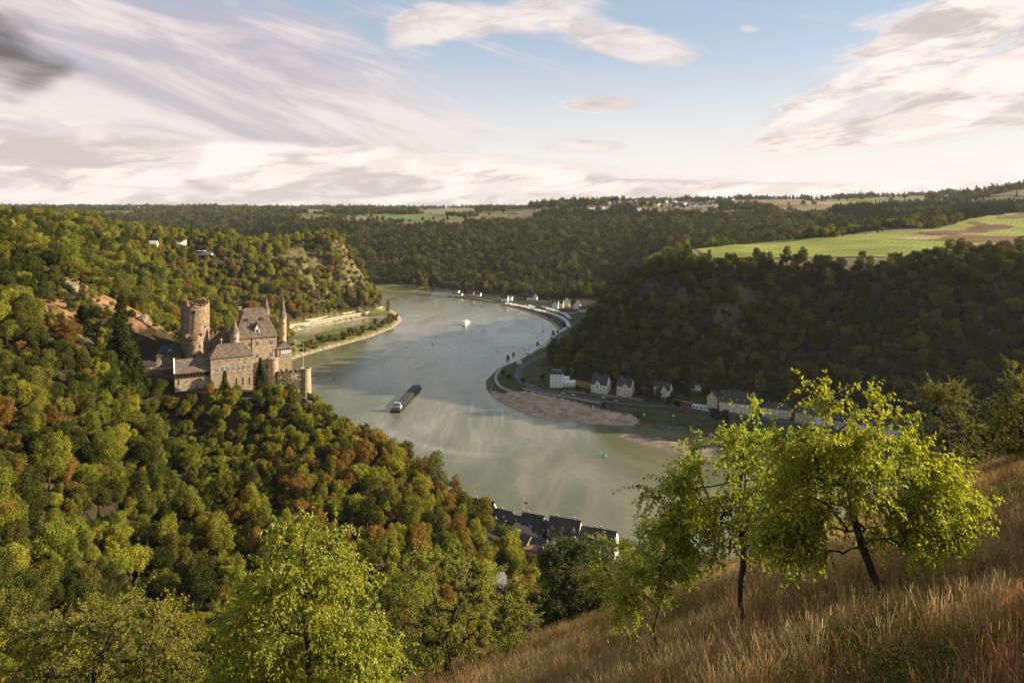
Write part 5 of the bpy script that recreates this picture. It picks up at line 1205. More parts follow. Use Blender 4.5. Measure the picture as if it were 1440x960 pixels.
GREYP = mat('grey_paint', (.28, .28, .28)); mb = MB(); mb.box(-48, -38, -4, 4, 2, 4.6, GREYP); mb.box(-45, -40, -3, 3, 4.6, 7.0, GREYP); mb.box(-44.9, -39.95, -3.04, 3.04, 5.4, 6.5, CARG); mb.box(-45.6, -39.4, -3.4, 3.4, 7.0, 7.25, GREYP); mb.build('wheelhouse', b)
mb = MB(); mb.tube([(46, 0, 2), (46, 0, 8)], [.15, .08], METAL, 6); mb.tube([(-42, 0, 7.2), (-42, 0, 11)], [.12, .06], METAL, 6); mb.build('mast', b)
x, y = wat(655, 455); b = empty('passenger_boat', (x, y, 0), R(80), 'small white passenger boat far off in the upper river bend', 'boat')
mb = MB(); prism(mb, [(-18, -.5), (14, -.5), (19, 1.8), (-18, 1.6)], -3.2, 3.2, FRAMEW); mb.build('hull', b); mb = MB(); mb.box(-16, 10, -2.8, 2.8, 1.7, 4.0, FRAMEW); mb.box(-15.5, 9.5, -2.84, 2.84, 2.3, 3.4, CARG); mb.box(-12, 4, -2.4, 2.4, 4.0, 6.2, FRAMEW); mb.box(-15, 6, -2.8, 2.8, 6.2, 6.5, PINKISH); mb.build('cabin', b)
x, y = wat(494, 449.5); b = empty('motorboat', (x, y, 0), R(10), 'small white motorboat moored in the harbour basin', 'boat'); mb = MB(); prism(mb, [(-5, -.3), (4, -.3), (6, 1.2), (-5, 1.0)], -1.6, 1.6, FRAMEW); mb.build('hull', b); mb = MB(); prism(mb, [(-3, 1.0), (1.5, 1.0), (.8, 2.3), (-2.8, 2.4)], -1.3, 1.3, CARG); mb.build('cabin', b)
for i, ((px, py), c, s_, lab) in enumerate((((470, 534), (.5, .06, .04), 1.3, 'red conical buoy near the wooded spur'), ((608, 484), (.55, .08, .05), 1.3, 'red conical buoy in mid river'), ((814, 645), (.08, .3, .12), 1.0, 'green pointed buoy near the sandbank'), ((700, 495), (.35, .4, .08), 1.0, 'yellowish buoy by the right bank'), ((850, 641), (.08, .38, .14), 1.7, 'tall green buoy below the sandbank'))):
    if i == 2: continue
    x, y = wat(px, py); t = empty('river_buoy', (x, y, 0), 0, lab, 'buoy'); cm_ = mat('buoy_paint', c, rough=.5)
    mb = MB(); mb.lathe([(.9*s_, -.3), (1.0*s_, .5), (.5*s_, .8)], cm_, n=12); mb.build('float', t); mb = MB(); mb.lathe([(.45*s_, .8), (.1*s_, 2.9*s_)], cm_, n=10); mb.build('topmark', t)
x, y = wat(763, 466); t = empty('navigation_beacon', (x, y, 0), 0, 'slim green beacon mast on a white base in the water by the campsite', 'beacon'); mb = MB(); mb.lathe([(1.8, -1), (1.4, 1.8), (.4, 2.0)], FRAMEW, n=10); mb.build('base', t); mb = MB(); mb.tube([(0, 0, 1.8), (0, 0, 17)], [.55, .12], mat('green_paint', (.10, .30, .20)), 6); mb.build('mast', t)

# ------------------------------------------------------------------ the little town on the near bank
TB = R(-22); TOWNTREES = []
def town(px, ptop, H_, w, d, h, lab, wall=WHITE, roof=ROOFD, rz=TB, **k):
    Y = (EYE-(8+H_))/((ptop-HZ)/F); x = (px-720)/F*Y; g = max(H1(x, Y), 2.5)
    rh = H_+8-g-h
    return house('town_house', lab, 'house', (x, Y, g), rz, w, d, h, max(rh, 3), wall, roof, rows=k.pop('rows', 3), cols=max(2, int(w/2.8)), side=k.pop('side', 3), group=None, base=6, **k)
TW = mat('grey_timber_render', (.34, .27, .21), var=.25, vscale=.5); SL = mat('slate_cladding', (.07, .062, .058), var=.25, vscale=.6)
town(655, 699, 14, 9, 9, 8, 'black-roofed house at the upper end of the near town', SL, chimneys=1)
town(678, 702, 15, 16, 10, 9, 'steep black-roofed house with white gable, second from the upper end of the near town', WHITE, chimneys=1, dormers=1)
town(699, 714, 12, 8, 8, 7, 'small dark house wedged below the white gable', SL)
town(711, 717, 13, 10, 9, 8, 'dark-roofed house with beige gable left of the small tree', PINKISH, dormers=1)
town(727, 724, 13, 10, 9, 8, 'dark house with twin dormers in the middle of the near town', TW, dormers=2)
town(750, 722, 16, 13, 10, 9, 'tall steep-roofed house with cream right gable behind the brown roof', CREAM, dormers=1)
town(768, 729, 14, 8, 9, 8, 'narrow slate-fronted house with small gables', SL, axis='y')
town(795, 728, 17, 18, 11, 10, 'biggest black-roofed house of the near town with white right gable', CREAM, dormers=3, chimneys=2)
town(826, 740, 14, 15, 10, 8, 'long black-roofed house right of the biggest one', TW, dormers=2, chimneys=2)
town(852, 744, 14, 12, 10, 9, 'black-roofed house with tall white facade at the lower end of the near town', WHITE, dormers=1)
town(664, 712, 9, 8, 8, 5, 'low slate house tucked under the spur trees at the upper end of the town', SL, rz=R(40), rows=2)
town(686, 720, 10, 9, 8, 6, 'brown-walled house below the steep one with the white gable', TW, rz=R(-60), rows=2)
town(702, 727, 10, 10, 8, 6, 'dark house turned sideways below the beige gable', TW, rz=R(60), rows=2)
town(716, 738, 9, 9, 8, 5, 'little black-roofed house left of the broad light-brown roof', SL, rows=2)
town(735, 735, 11, 18, 13, 5.5, 'broad light-brown roofed house in front of the dark row', WHITE, mat('light_brown_roof', (.34, .24, .15), var=.2), rtype='hip', rows=2)
town(758, 742, 9, 10, 9, 5, 'low white annexe right of the light-brown roof', WHITE, ROOF, rows=2, rz=R(60))
town(775, 745, 11, 10, 8, 6, 'narrow slate house left below the biggest black-roofed house', SL, rz=R(65), rows=2)
town(792, 750, 10, 10, 8, 6, 'black-roofed back house below the biggest one', TW, rz=R(-15), rows=2)
town(812, 755, 10, 9, 8, 6, 'back house with cream gable below the long black roof', CREAM, rz=R(68), rows=2)
town(833, 759, 10, 11, 8, 6, 'slate back house right of the cream-gabled back house', SL, rz=R(-30), rows=2)
town(735, 752, 9, 11, 9, 5, 'dark-roofed back house left of the low one', TW, rz=R(-35), rows=2)
town(755, 757, 8, 13, 9, 4.5, 'low dark-roofed house in front of the light-brown one', SL, rows=1)
town(775, 765, 8, 10, 8, 5, 'small back house with beige wall, partly behind the dark tree', PINKISH, rz=R(55), rows=1)
town(750, 770, 6, 9, 7, 4, 'flat rust-brown roofed shed nearest the wooded slope', PINKISH, mat('rust_roof', (.22, .12, .07)), rtype='flat', rows=1, side=1, chimneys=0)
town(766, 783, 6, 9, 7, 3.5, 'lowest slate shed of the town beside the railway', SL, rows=1, side=1, rz=R(-50))
for k, (px, Y, s_) in enumerate(((705, 405, 3.4), (722, 372, 4.6), (737, 356, 4.2), (708, 382, 3.8), (752, 345, 4.6), (770, 350, 4.2), (782, 372, 3.4), (690, 402, 3.4), (760, 362, 3.0), (728, 340, 4.6), (712, 350, 4.6), (745, 325, 5))):
    TOWNTREES.append((px, Y, s_))
x = (737-720)/F*428; t = empty('flagpole', (x, 428, 8), 0, 'flagpole with red and white flag over the near town roofs', 'flagpole'); mb = MB(); mb.tube([(0, 0, 0), (0, 0, 17)], [.12, .08], FRAMEW, 6); mb.build('pole', t); mb = MB(); mb.box(.1, 2.2, -.04, .04, 13.2, 15.2, FRAMEW); mb.box(.1, 2.2, -.045, .045, 13.2, 14.2, mat('flag_red', (.5, .05, .04))); mb.build('flag', t)
x, y, z = rc(745, 790); house('valley_house', 'small white house between trees at the valley foot', 'house', (-8, 330, H1(-8, 330)), .4, 9, 8, 5, 3, CREAM, mat('blue_grey_roof', (.2, .22, .25)), rows=2, cols=2, side=2, chimneys=1)

# ------------------------------------------------------------------ single shrubs and trees by the water
def single(idx, x, y, s, tint, label, grp=None, name=None, cat=None, zs=1.0):
    kind, cm, tm = proto(idx); root = empty(name or KN[kind][0], (x, y, H1(x, y)-.2), vr.uniform(0, 6), label, cat or ('shrub' if kind == 'bush' else 'tree'), grp); root.scale = (s, s, s*zs)
    c = link('crown', cm, root); c.color = (*tint, 1); link('trunk', tm, root)
PENL = smooth_line([rc(*p)[:2] for p in [(405, 497), (430, 491), (455, 483), (480, 476), (505, 468), (528, 460), (545, 453), (556, 447)]], 6)
for i, (x, y) in enumerate(PENL[::2]):
    for j in range(3):
        xx = x+vr.uniform(-7, 7); yy = y+vr.uniform(-12, 16)
        if min(sdf(RIVER, np.array([xx]), np.array([yy]))[0], sdf(BASIN, np.array([xx]), np.array([yy]))[0]) < 8: continue
        tn = vr.choice([(.13, .15, .035), (.10, .12, .03), (.19, .14, .045), (.07, .10, .025)])
        single(vr.choice([12, 13, 6, 8]), xx, yy, vr.uniform(3.2, 5.4), tn, 'yellow-green shrub on the narrow spit between basin and river', 'shrubs on the spit', 'shrub', 'shrub')
x, y, z = rc(546, 443); single(7, x, y, 5.2, (.16, .17, .05), 'tall pale poplar-like tree standing alone at the tip of the spit', zs=1.75)
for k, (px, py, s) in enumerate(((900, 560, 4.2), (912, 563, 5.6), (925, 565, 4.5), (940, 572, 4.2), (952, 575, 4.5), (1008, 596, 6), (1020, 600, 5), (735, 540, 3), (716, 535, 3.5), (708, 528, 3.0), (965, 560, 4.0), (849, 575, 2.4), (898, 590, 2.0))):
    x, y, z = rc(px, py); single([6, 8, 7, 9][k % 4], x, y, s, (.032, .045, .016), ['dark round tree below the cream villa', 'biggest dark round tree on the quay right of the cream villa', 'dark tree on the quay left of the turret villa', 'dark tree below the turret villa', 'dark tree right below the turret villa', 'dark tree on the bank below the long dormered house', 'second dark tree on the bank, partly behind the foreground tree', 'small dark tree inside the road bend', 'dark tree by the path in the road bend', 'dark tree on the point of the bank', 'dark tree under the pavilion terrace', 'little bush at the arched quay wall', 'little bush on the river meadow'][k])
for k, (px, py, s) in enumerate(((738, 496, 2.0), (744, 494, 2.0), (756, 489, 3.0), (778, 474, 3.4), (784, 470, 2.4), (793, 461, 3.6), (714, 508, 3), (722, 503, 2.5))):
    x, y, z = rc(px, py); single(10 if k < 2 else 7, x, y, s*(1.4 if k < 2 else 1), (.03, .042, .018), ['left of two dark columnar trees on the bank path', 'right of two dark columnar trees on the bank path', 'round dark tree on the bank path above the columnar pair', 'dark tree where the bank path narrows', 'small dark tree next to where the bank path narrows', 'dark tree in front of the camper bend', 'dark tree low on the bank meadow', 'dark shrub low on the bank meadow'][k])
for k, (px, Y, s_) in enumerate(TOWNTREES):
    single([6, 7, 8, 9][k % 4], (px-720)/F*Y, Y, s_, [(.13, .16, .035), (.10, .12, .03), (.17, .16, .04)][k % 3], ['green tree between the roofs right of the beige gable', 'olive tree left below the broad light-brown roof', 'yellowish tree on the bank under the back houses', 'green tree left of the little black-roofed house', 'olive tree in front of the rust-brown shed', 'yellowish tree right of the rust-brown shed', 'small green tree between the back houses', 'small olive tree under the upper town houses', 'small yellowish tree behind the lowest slate shed', 'leafy green tree low on the spur end below the town', 'olive tree low on the spur end, left one', 'yellowish tree low by the white valley house'][k])
DT = [((812, 551), 3.4, 'dark tree in the garden right of the white villa'), ((762, 536), 3.6, 'dark tree left of the tall white villa'), ((864, 549), 3.2, 'dark tree between the two gabled villas'), ((897, 552), 4.4, 'dark tree right of the cream villa gable'), ((915, 553), 4.0, 'dark tree left of the turret villa'),
      ((957, 553), 4.6, 'dark tree right behind the turret villa'), ((968, 561), 3.4, 'dark tree on the garden slope below the pavilion'), ((991, 560), 4.0, 'dark tree above the garage row'), ((1078, 572), 4.2, 'dark tree right of the long dormered house'), ((1112, 582), 4.2, 'dark tree between the flat block and the yellowish house'),
      ((944, 566), 3.0, 'dark shrub below the veranda of the turret villa'), ((826, 556), 2.4, 'small dark tree under the yellow scaffold'), ((760, 418), 5, 'dark tree behind the white gable-fronted house'), ((733, 419), 5, 'dark tree between the pair of houses and the cream one'), ((770, 425), 5, 'dark tree left of the large white inn'),
      ((806, 430), 5.5, 'dark tree between the inn group and the hill foot houses'), ((695, 418), 5, 'dark tree left of the pair at the campsite head'), ((655, 413), 4.6, 'dark tree between the far sheds and the pink house'), ((600, 412), 4.6, 'light tree left of the far blue-white shed'), ((682, 417), 4.6, 'dark tree right of the far pale cottage')]
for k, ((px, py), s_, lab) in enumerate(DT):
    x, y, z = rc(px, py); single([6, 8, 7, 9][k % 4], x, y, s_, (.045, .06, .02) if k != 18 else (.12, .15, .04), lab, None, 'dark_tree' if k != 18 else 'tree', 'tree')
# great spruces and firs round the castle
def spruce(px, pbase, Y, hpx, label, seed=0, width=1.0, tint=(.035, .05, .018)):
    x = (px-720)/F*Y; z = EYE-(pbase-HZ)/F*Y; s = hpx*Y/F/2.35
    me, tr = tree_meshes('conifer', 700+seed, 9000, .034, FOL_O); root = empty('spruce_tree', (x, y_ := Y, min(z, H1(x, Y))), seed, label, 'tree'); dz = (z-root.location.z); root.scale = (s*width, s*width, s+dz/2.35)
    c = link('crown', me, root); c.color = (*tint, 1); link('trunk', tr.mesh('t'), root)
spruce(170, 548, 355, 138, 'tall dark spruce towering left of the castle', 1, 1.15, (.04, .055, .018))
spruce(192, 550, 362, 70, 'shorter dark spruce close to the right of the tall one', 2, 1.2, (.02, .03, .012))
spruce(115, 520, 362, 95, 'dark broad spruce on the slope left of the tall one', 3, 1.4, (.02, .03, .012))
spruce(316, 553, 366, 34, 'young green fir in front of the castle middle wing', 4, 1.7, (.06, .085, .025))
spruce(366, 546, 372, 46, 'dark fir in front of the castle main house', 5, 1.5, (.03, .05, .018))
# rocks by the castle
ROCK = mat('slate_rock', (.32, .25, .18), col2=(.16, .13, .10), vscale=.5, bump=.8, bscale=2)
for k, (px, Y, s) in enumerate(((201, 402, 3.2), (60, 420, 4.0), (70, 418, 3.0), (99, 405, 4.2), (50, 424, 3.0), (92, 410, 3))):
    rr = np.random.default_rng(k); me = bpy.data.meshes.new('rock'); import bmesh
    bm = bmesh.new(); bmesh.ops.create_icosphere(bm, subdivisions=3, radius=1)
    for v_ in bm.verts:
        p = np.array(v_.co); q = 1+.35*float(fbm(np.array([p[0]*1.7+k*7]), np.array([p[1]*1.7+p[2]*1.3]), 5, 3)[0]); v_.co = Vector((p[0]*q, p[1]*q*.8, p[2]*q*1.0))
    bm.to_mesh(me); bm.free(); me.materials.append(ROCK); x, y, z = at(px, Y); o = link('rock_outcrop', me, None, (x, y, z+s*.2), k); o.scale = (s, s, s*.8)
    tag(o, ['pale rock knob beside the castle shed', 'grey rock on the bare slope left of the spruces, topmost', 'small rock just below the topmost one on the bare slope', 'brown rock above the dark broad spruce', 'left-hand small rock on the bare slope', 'flat rock halfway down the bare slope'][k], 'rock')
# ------------------------------------------------------------------ trees of the viewpoint meadow, leaf by leaf
def leaf_mesh(C, D, U, S, rng):
    """pointed folded leaves: C base points, D growth directions, U side directions"""
    n = len(C); S = S[:, None]; Nn = np.cross(D, U); Nn /= np.linalg.norm(Nn, axis=1)[:, None]+1e-9
    a = C; b = C+D*S; m1 = C+D*S*.42+U*S*.235+Nn*S*.10; m2 = C+D*S*.42-U*S*.235+Nn*S*.10
    t1 = C+D*S*.75+U*S*.14+Nn*S*.04; t2 = C+D*S*.75-U*S*.14+Nn*S*.04; bb = b-Nn*S*.12
    V = np.stack([a, m1, t1, bb, t2, m2], 1).reshape(-1, 3); k = np.arange(n)[:, None]*6
    T = np.concatenate([k+np.array([0, 1, 2, 3]), k+np.array([0, 3, 4, 5])], 0)
    return V, T
LEAVES = {}
def _gb(b): return b
def grow(name, label, Y, trunk, blobs, nleaf, leaf, tint, seed, tr0=.16, droop=.6, ntar=170, trans=.5, group=None, base=None, bark=BARK, sprigs=(), cat='tree', depth=.9):
    rng = np.random.default_rng(seed); W = lambda px, py, dy=0: np.array([(px-720)/F*(Y+dy), Y+dy, EYE-(py-HZ)/F*(Y+dy)])
    T = [W(*p) for p in trunk]; b0 = T[0]; b0[2] = min(b0[2], H1(b0[0], b0[1]))-.15
    nodes = []; par = []; 
    for i, p in enumerate(T):
        if i == 0: nodes.append(p); par.append(-1); continue
        q = T[i-1]; n = max(1, int(np.linalg.norm(p-q)/.35))
        for k in range(1, n+1): nodes.append(q+(p-q)*k/n+rng.normal(size=3)*.02); par.append(len(nodes)-2)
    ntr = len(nodes)
    wts = np.array([b[2]**2.2 for b in blobs], float); wts /= wts.sum(); tars = []
    for _ in range(ntar):
        b = blobs[rng.choice(len(blobs), p=wts)]; c = W(b[0], b[1], b[3] if len(b) > 3 else 0); r = b[2]*Y/F; d = rng.normal(size=3); d /= np.linalg.norm(d); rad = r*rng.uniform(.35, 1)**.5
        tars.append(c+d*rad*np.array((1, depth, .85)))
    for sp in sprigs: tars.append(W(*sp))
    tars = np.array(tars); top = T[-1]; low = T[1] if len(T) > 2 else T[0]
    order = np.argsort(np.min(np.linalg.norm(tars[:, None]-np.array(T[1:])[None], axis=2), axis=1)); tips = []
    start = max(1, int(ntr*.45))
    for t in tars[order]:
        N_ = np.array(nodes); dd = np.linalg.norm(N_-t, axis=1); dd[:start] += 2.5; below = np.maximum(N_[:, 2]-t[2], 0); j = int(np.argmin(dd+.8*below)); a = N_[j]; L = dd[j]
        n = max(2, int(L/.3)); prev = j; mid = (a+t)/2+np.array((0, 0, .16*L))+rng.normal(size=3)*.09*L
        for k in range(1, n+1):
            s = k/n; p = (1-s)**2*a+2*s*(1-s)*mid+s*s*t+rng.normal(size=3)*.012; nodes.append(p); par.append(prev); prev = len(nodes)-1
        tips.append(prev)
    N_ = np.array(nodes); n = len(N_); cnt = np.zeros(n)
    ch = np.zeros(n, int)
    for i in range(n):
        if par[i] >= 0: ch[par[i]] += 1
    for i in range(n-1, 0, -1):
        if ch[i] == 0: cnt[i] = 1
        cnt[par[i]] += max(cnt[i], 0)
    rad = tr0*(np.maximum(cnt, 1)/cnt[0])**.46; rad = np.maximum(rad, .006)
    # branches: tapered four- to seven-sided links
    vs = []; fs = []
    for i in range(1, n):
        a, b = N_[par[i]], N_[i]; ra = rad[par[i]] if par[i] < ntr and i < ntr else min(rad[par[i]], rad[i]*1.35); rb = rad[i]; d = b-a; l = np.linalg.norm(d)
        if l < 1e-5: continue
        d /= l; u = np.cross(d, (.1, .9, .2)); u /= np.linalg.norm(u); w = np.cross(d, u); k = 7 if rb > .04 else 4; o = len(vs); b_ = b+d*rb*.5
        for j in range(k): t = 2*math.pi*j/k; e = u*math.cos(t)+w*math.sin(t); vs.append(a+e*ra); vs.append(b_+e*rb)
        for j in range(k): q = (j+1) % k; fs.append((o+2*j, o+2*q, o+2*q+1, o+2*j+1))
    # hanging leafy shoots at the tips, leaves set along them
    ctr = np.average(tars, axis=0); nodes_c = []; dirs_c = []; shoot = leaf*5.2*(1+.25*rng.random()); per = 7
    outer = np.array([i for i in range(ntr, n) if cnt[i] <= 2]); nsh = max(60, nleaf//(per*3)); pw = np.exp(rng.normal(size=len(outer))*.5); pick = outer[rng.choice(len(outer), nsh, p=pw/pw.sum())]
    p = N_[pick]+rng.normal(size=(nsh, 3))*.03; d = (p-ctr); d[:, 2] *= .6; d /= np.linalg.norm(d, axis=1)[:, None]+1e-9
    d = d*.55+rng.normal(size=(nsh, 3))*.65+np.array((0, 0, .02)); d /= np.linalg.norm(d, axis=1)[:, None]; ln = shoot*rng.uniform(.45, 1.5, nsh)[:, None]/per
    for k in range(per):
        q = p+d*ln; o0 = len(vs)
        if Y < 45:
            w_ = .0035*(1-.6*k/per)*(Y/16)
            for j in range(nsh):
                u = np.array((-d[j][1], d[j][0], 0))*w_+1e-5; o = len(vs); vs += [p[j]-u, p[j]+u, q[j]+u*.8, q[j]-u*.8]; fs.append((o, o+1, o+2, o+3))
        p = q; d = d+np.array((0, 0, -.16*droop))+rng.normal(size=(nsh, 3))*.07; d /= np.linalg.norm(d, axis=1)[:, None]; nodes_c.append(p.copy()); dirs_c.append(d.copy())
    P_ = np.concatenate(nodes_c); D_ = np.concatenate(dirs_c); C = np.repeat(P_, 3, 0)+rng.normal(size=(len(P_)*3, 3))*leaf*.12
    D = np.repeat(D_, 3, 0)*.35+rng.normal(size=C.shape)*.55+np.array((0, 0, -droop*.75)); D /= np.linalg.norm(D, axis=1)[:, None]
    U = np.cross(D, rng.normal(size=C.shape)); U /= np.linalg.norm(U, axis=1)[:, None]
    V, Tq = leaf_mesh(C, D, U, leaf*rng.uniform(.6, 1.25, len(C)), rng)
    org = N_[0]; root = empty(name, tuple(org), 0, label, cat, group)
    key = (tint, trans)
    if key not in LEAVES: LEAVES[key] = foliage_mat('leaves_'+str(len(LEAVES)), 'fixed', tint, trans)
    link('crown', mesh_np('crown', V-org, Tq, mats=[LEAVES[key]]), root)
    me = bpy.data.meshes.new('trunk'); me.from_pydata([tuple(np.array(v)-org) for v in vs], [], fs); me.materials.append(bark); me.polygons.foreach_set('use_smooth', [True]*len(fs)); me.update()
    link('trunk', me, root); return root
Y1 = rc(1045, 892)[1]; Y2 = rc(1252, 850)[1]; Y7 = rc(925, 938)[1]
print('Y', Y1, Y2, Y7)
YG = (.29, .325, .045); YG2 = (.31, .325, .045); BG = (.31, .34, .06); OL = (.26, .28, .055)
grow('young_cherry_tree', 'upright young tree with straight dark trunk and bright yellow-green leaves on the meadow', Y1, [(1046, 884), (1043, 820), (1047, 770), (1050, 730), (1042, 680), (1050, 640)],
     [(1030, 686, 82), (985, 716, 44), (1085, 676, 62), (1060, 638, 42), (935, 689, 12), (1000, 743, 52), (1095, 728, 55), (955, 736, 28), (1040, 614, 20), (1105, 716, 50, 1), (1085, 770, 28)], 32000, .078, YG, 1, .07, .75, 190, sprigs=[(905, 686), (1062, 574), (1035, 601), (922, 698), (975, 652)])
grow('leaning_cherry_tree', 'leaning tree with dark slanting trunk and wide drooping yellow-green crown on the meadow', Y2, [(1252, 845), (1232, 808), (1215, 770), (1203, 730), (1195, 690), (1182, 640)],
     [(1180, 676, 80), (1130, 705, 60), (1250, 671, 75), (1305, 710, 55), (1170, 628, 42), (1245, 710, 66), (1110, 757, 44), (1335, 727, 28), (1290, 750, 34), (1150, 770, 34), (1215, 628, 46), (1290, 671, 36), (1140, 644, 36), (1340, 706, 24)], 40000, .076, YG2, 2, .075, .85, 210,
     sprigs=[(1138, 546), (1150, 576), (1165, 561), (1205, 576), (1232, 564), (1275, 596), (1300, 636), (1092, 614), (1100, 636), (1180, 576), (1245, 591), (1355, 705), (1330, 656)])
grow('meadow_sapling', 'thin-stemmed sapling with pale leaves at the meadow edge left of the upright tree', Y7, [(925, 930), (922, 880), (925, 830), (930, 790)],
     [(905, 820, 40), (940, 790, 40), (880, 850, 26), (955, 755, 30), (915, 775, 34), (960, 800, 28)], 11000, .072, BG, 3, .03, .4, 100)
Y3 = 27
grow('bright_cherry_tree', 'large bright green tree with drooping leaves, left of the broad olive-green one', Y3, [(440, 1060), (436, 960), (430, 880), (432, 820), (425, 770)],
     [(430, 800, 55), (400, 860, 75), (480, 855, 62), (445, 758, 30), (375, 930, 75), (495, 925, 65), (340, 890, 42), (430, 920, 80), (340, 960, 50), (400, 810, 50), (530, 960, 30)], 40000, .135, BG, 4, .14, .9, 300, sprigs=[(420, 728), (395, 742), (470, 745), (505, 800), (345, 830), (318, 880), (530, 890)])
grow('olive_green_tree', 'broad olive-green tree with forked dark limbs at the bottom centre', 34, [(632, 1010), (630, 950), (628, 900), (640, 860), (655, 830)],
     [(620, 850, 72), (560, 850, 55), (695, 860, 58), (600, 805, 40), (665, 810, 42), (600, 915, 75), (545, 905, 55), (680, 905, 60), (725, 880, 30), (640, 950, 60)], 46000, .085, OL, 5, .18, .25, 320, trans=.45, sprigs=[(588, 765), (640, 778), (735, 850), (515, 830)])
grow('dark_oak_tree', 'dark green dense tree in front of the near town roofs', 50, [(805, 925), (803, 870), (800, 820)],
     [(805, 812, 42), (787, 790, 28), (832, 830, 36), (772, 838, 34), (820, 785, 24), (850, 855, 32), (803, 860, 44), (765, 872, 30), (798, 775, 18)], 44000, .13, (.06, .085, .02), 6, .25, .2, 300, trans=.25)
grow('pale_ash_tree', 'pale green loose tree between the dark tree and the sapling', 40, [(890, 930), (882, 880), (875, 830)],
     [(870, 795, 38), (895, 825, 36), (850, 775, 22), (920, 760, 34), (845, 815, 24), (905, 790, 36), (935, 735, 24), (880, 850, 34)], 32000, .09, BG, 7, .15, .4, 190)
grow('walnut_tree', 'wide grey-green tree with reddish edges at the bottom left corner', 31, [(140, 1060), (138, 990), (130, 930), (140, 890)],
     [(110, 905, 65), (190, 895, 60), (35, 930, 55), (245, 940, 50), (150, 870, 40), (220, 880, 40), (100, 960, 80), (200, 960, 70), (0, 960, 50), (285, 965, 30)], 42000, .105, (.23, .22, .05), 8, .16, .3, 300, trans=.45, sprigs=[(75, 860), (190, 838), (245, 880), (22, 880)])
grow('small_oak_tree', 'rounded olive tree on the meadow crest, left of the taller edge tree', 50, [(1332, 675), (1330, 640), (1332, 610)],
     [(1330, 572, 26), (1348, 600, 28), (1310, 600, 24), (1325, 628, 28), (1350, 635, 22), (1315, 555, 16), (1345, 560, 18)], 15000, .13, (.17, .165, .045), 9, .2, .2, 150, trans=.3)
grow('edge_oak_tree', 'taller green tree at the right edge of the meadow crest', 46, [(1440, 690), (1438, 640), (1436, 600)],
     [(1438, 555, 28), (1415, 585, 26), (1460, 580, 40), (1432, 620, 28), (1455, 620, 36), (1405, 565, 14)], 17000, .13, (.17, .18, .04), 10, .2, .2, 150, trans=.3, sprigs=[(1420, 520), (1432, 516)])
grow('dark_hawthorn', 'low dark bush filling the gap between the two crest trees', 58, [(1388, 650), (1388, 620)],
     [(1388, 585, 22), (1375, 605, 20), (1402, 610, 24), (1388, 625, 22)], 9000, .13, (.035, .05, .015), 11, .15, .1, 90, trans=.2, cat='shrub')
grow('reddish_sapling', 'thin reddish-leaved sapling beside the olive tree at the meadow edge', 34, [(722, 925), (728, 880), (738, 858)],
     [(735, 872, 22), (748, 895, 20), (722, 900, 20)], 2600, .085, (.17, .12, .04), 12, .07, .2, 40, trans=.4)
grow('roadside_elm', 'shade-giving tree beyond the right edge of the meadow', 30, [(1700, 760), (1700, 640), (1700, 560)], [(1700, 480, 110), (1640, 560, 90), (1780, 540, 100), (1700, 600, 90)], 9000, .16, (.10, .12, .03), 13, .3, .2, 120) if SHADER else None
# ivy on the upright trunk
# ------------------------------------------------------------------ the meadow grass
GM1 = foliage_mat('dry_grass', 'instance', trans=.45)
gsrc = bpy.data.collections.new('grass_sources')
def tuft_mesh(i, kind, seed):
    rng = np.random.default_rng(seed); V = []; Q = []
    if kind == 'dry':
        n = 34
        for k in range(n):
            a = rng.uniform(0, 6.28); r0 = rng.uniform(0, .16); h = rng.uniform(.35, .95); lean = rng.uniform(.05, .5); w = rng.uniform(.003, .008); d = np.array((math.cos(a), math.sin(a), 0)); s_ = np.array((-d[1], d[0], 0))*w; p0 = d*r0; pts = []
            for t in (0, .35, .7, 1): pts.append(p0+d*lean*h*t*t+np.array((0, 0, h*t*(1-.25*lean*t))))
            o = len(V)
            for t, p in zip((1, .9, .6, .15), pts): V += [p-s_*t, p+s_*t]
            for j in range(3): Q.append((o+2*j, o+2*j+1, o+2*j+3, o+2*j+2))
            if k % 4 == 0:     # seed head
                p = pts[-1]; o = len(V); w2 = .012
                V += [p-s_/w*w2*.4-(0, 0, .10), p+s_/w*w2*.4-(0, 0, .10), p+s_/w*w2*.2+(d*.02)+(0, 0, .04), p-s_/w*w2*.2+(d*.02)+(0, 0, .04)]; Q.append((o, o+1, o+2, o+3))
        me = mesh_np('tuft', V, Q, mats=[GM1])
    else:
        n = 420; C = rng.normal(size=(n, 3))*np.array((.13, .13, .10))+np.array((0, 0, .2)); C[:, 2] = np.abs(C[:, 2]); N = rng.normal(size=(n, 3))+np.array((0, 0, 1)); N /= np.linalg.norm(N, axis=1)[:, None]
        Vv, Qq = cards(C, N, .0105*rng.uniform(.6, 1.5, n), rng); me = mesh_np('herb', Vv, Qq, mats=[GM1])
    gsrc.objects.link(bpy.data.objects.new('g%02d' % i, me))
for i in range(4): tuft_mesh(i, 'dry', 50+i)
for i in range(2): tuft_mesh(4+i, 'herb', 60+i)
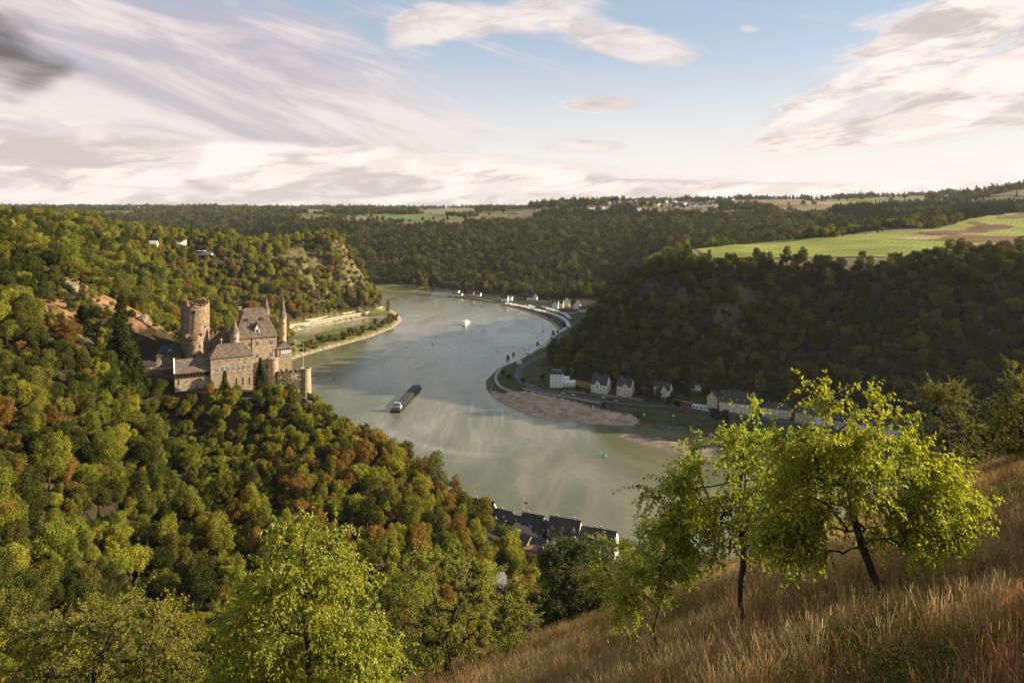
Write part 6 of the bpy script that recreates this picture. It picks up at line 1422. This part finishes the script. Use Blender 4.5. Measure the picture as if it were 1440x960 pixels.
def meadow():
    rng = np.random.default_rng(77); P = []
    for r0, r1, dens in ((2, 14, 34), (14, 30, 18), (30, 85, 5)):
        A = (1.9)*(r1*r1-r0*r0)/2; n = int(A*dens); r = np.sqrt(rng.uniform(r0*r0, r1*r1, n)); a = rng.uniform(-.75, 1.15, n); P.append(np.stack([r*np.sin(a), r*np.cos(a)], 1))
    P = np.vstack(P); x, y = P[:, 0], P[:, 1]; z = height(x, y)
    u = x/y; py = HZ+F*(EYE-z)/y; k = (z > 120) & (u > -.5)
    patch = fbm(x/5, y/5, 800, 3); patch2 = fbm(x/16, y/16, 810, 2); k &= rng.uniform(0, 1, len(x)) < .97
    herb = (patch+.35*patch2+.03*(x-y*.45)/3 > .2)
    x, y, z, herb, patch = x[k], y[k], z[k], herb[k], patch[k]; n = len(x); q = rng.uniform(0, 1, n); isherb = herb & (q < .72) | (q < .06)
    idx = np.where(isherb, 4+rng.integers(0, 2, n), rng.integers(0, 4, n)).astype(np.int32)
    far = np.hypot(x, y); scl = np.where(isherb, rng.uniform(.8, 1.7, n), rng.uniform(.55, 1.1, n))*np.where(far > 30, 1.15, 1.0)
    pn = (.5+1.2*fbm(x/2.4, y/2.4, 840, 3))[:, None]; dry = (np.array((.27, .165, .08))*(1-np.clip(pn, 0, 1))+np.array((.58, .43, .23))*np.clip(pn, 0, 1))*rng.uniform(.6, 1.2, (n, 1)); red = np.array((.36, .20, .10)); grn = np.array((.12, .125, .035))*rng.uniform(.5, 1.4, (n, 1))
    dry = np.where((fbm(x/7, y/7, 830, 2) > .25)[:, None], red*rng.uniform(.7, 1.2, (n, 1)), dry); scl = scl*np.where(isherb, .9, .50+.48*np.clip(fbm(x/4, y/4, 850, 2)+.5, 0, 1))
    tint = np.where(isherb[:, None], grn, dry)
    me = bpy.data.meshes.new('meadow_grass'); me.vertices.add(n); me.vertices.foreach_set('co', np.stack([x, y, z-.02], 1).astype(np.float32).ravel())
    for nm, ty, arr in (('scl', 'FLOAT', scl), ('idx', 'INT', idx), ('rot', 'FLOAT', rng.uniform(0, 6.28, n)), ('tx', 'FLOAT', rng.normal(size=n)*.12)):
        a = me.attributes.new(nm, ty, 'POINT'); a.data.foreach_set('value', arr.astype(np.float32) if ty == 'FLOAT' else arr)
    a = me.attributes.new('tint', 'FLOAT_COLOR', 'POINT'); a.data.foreach_set('color', np.concatenate([tint, np.ones((n, 1))], 1).astype(np.float32).ravel())
    instancer('meadow_grass', me, gsrc, 'dry golden grass and low herbs of the viewpoint meadow', tilt=True); print('GRASS', n)
meadow()

# ------------------------------------------------------------------ the air of the valley
mb = MB(); hm = bpy.data.materials.new('haze'); hm.use_nodes = True; hm.node_tree.nodes.clear(); ht = NT(hm.node_tree)
pv = ht.n('ShaderNodeVolumePrincipled'); pv.inputs['Color'].default_value = (.80, .84, .92, 1); pv.inputs['Density'].default_value = 2.1e-5; pv.inputs['Anisotropy'].default_value = .2
ho = ht.n('ShaderNodeOutputMaterial'); ht.link(pv.outputs[0], ho.inputs['Volume'])
mb.box(-14600, 14600, -14600, 14600, -6, 345, hm); tag(mb.build('haze'), 'thin evening haze over the valley', kind='stuff')
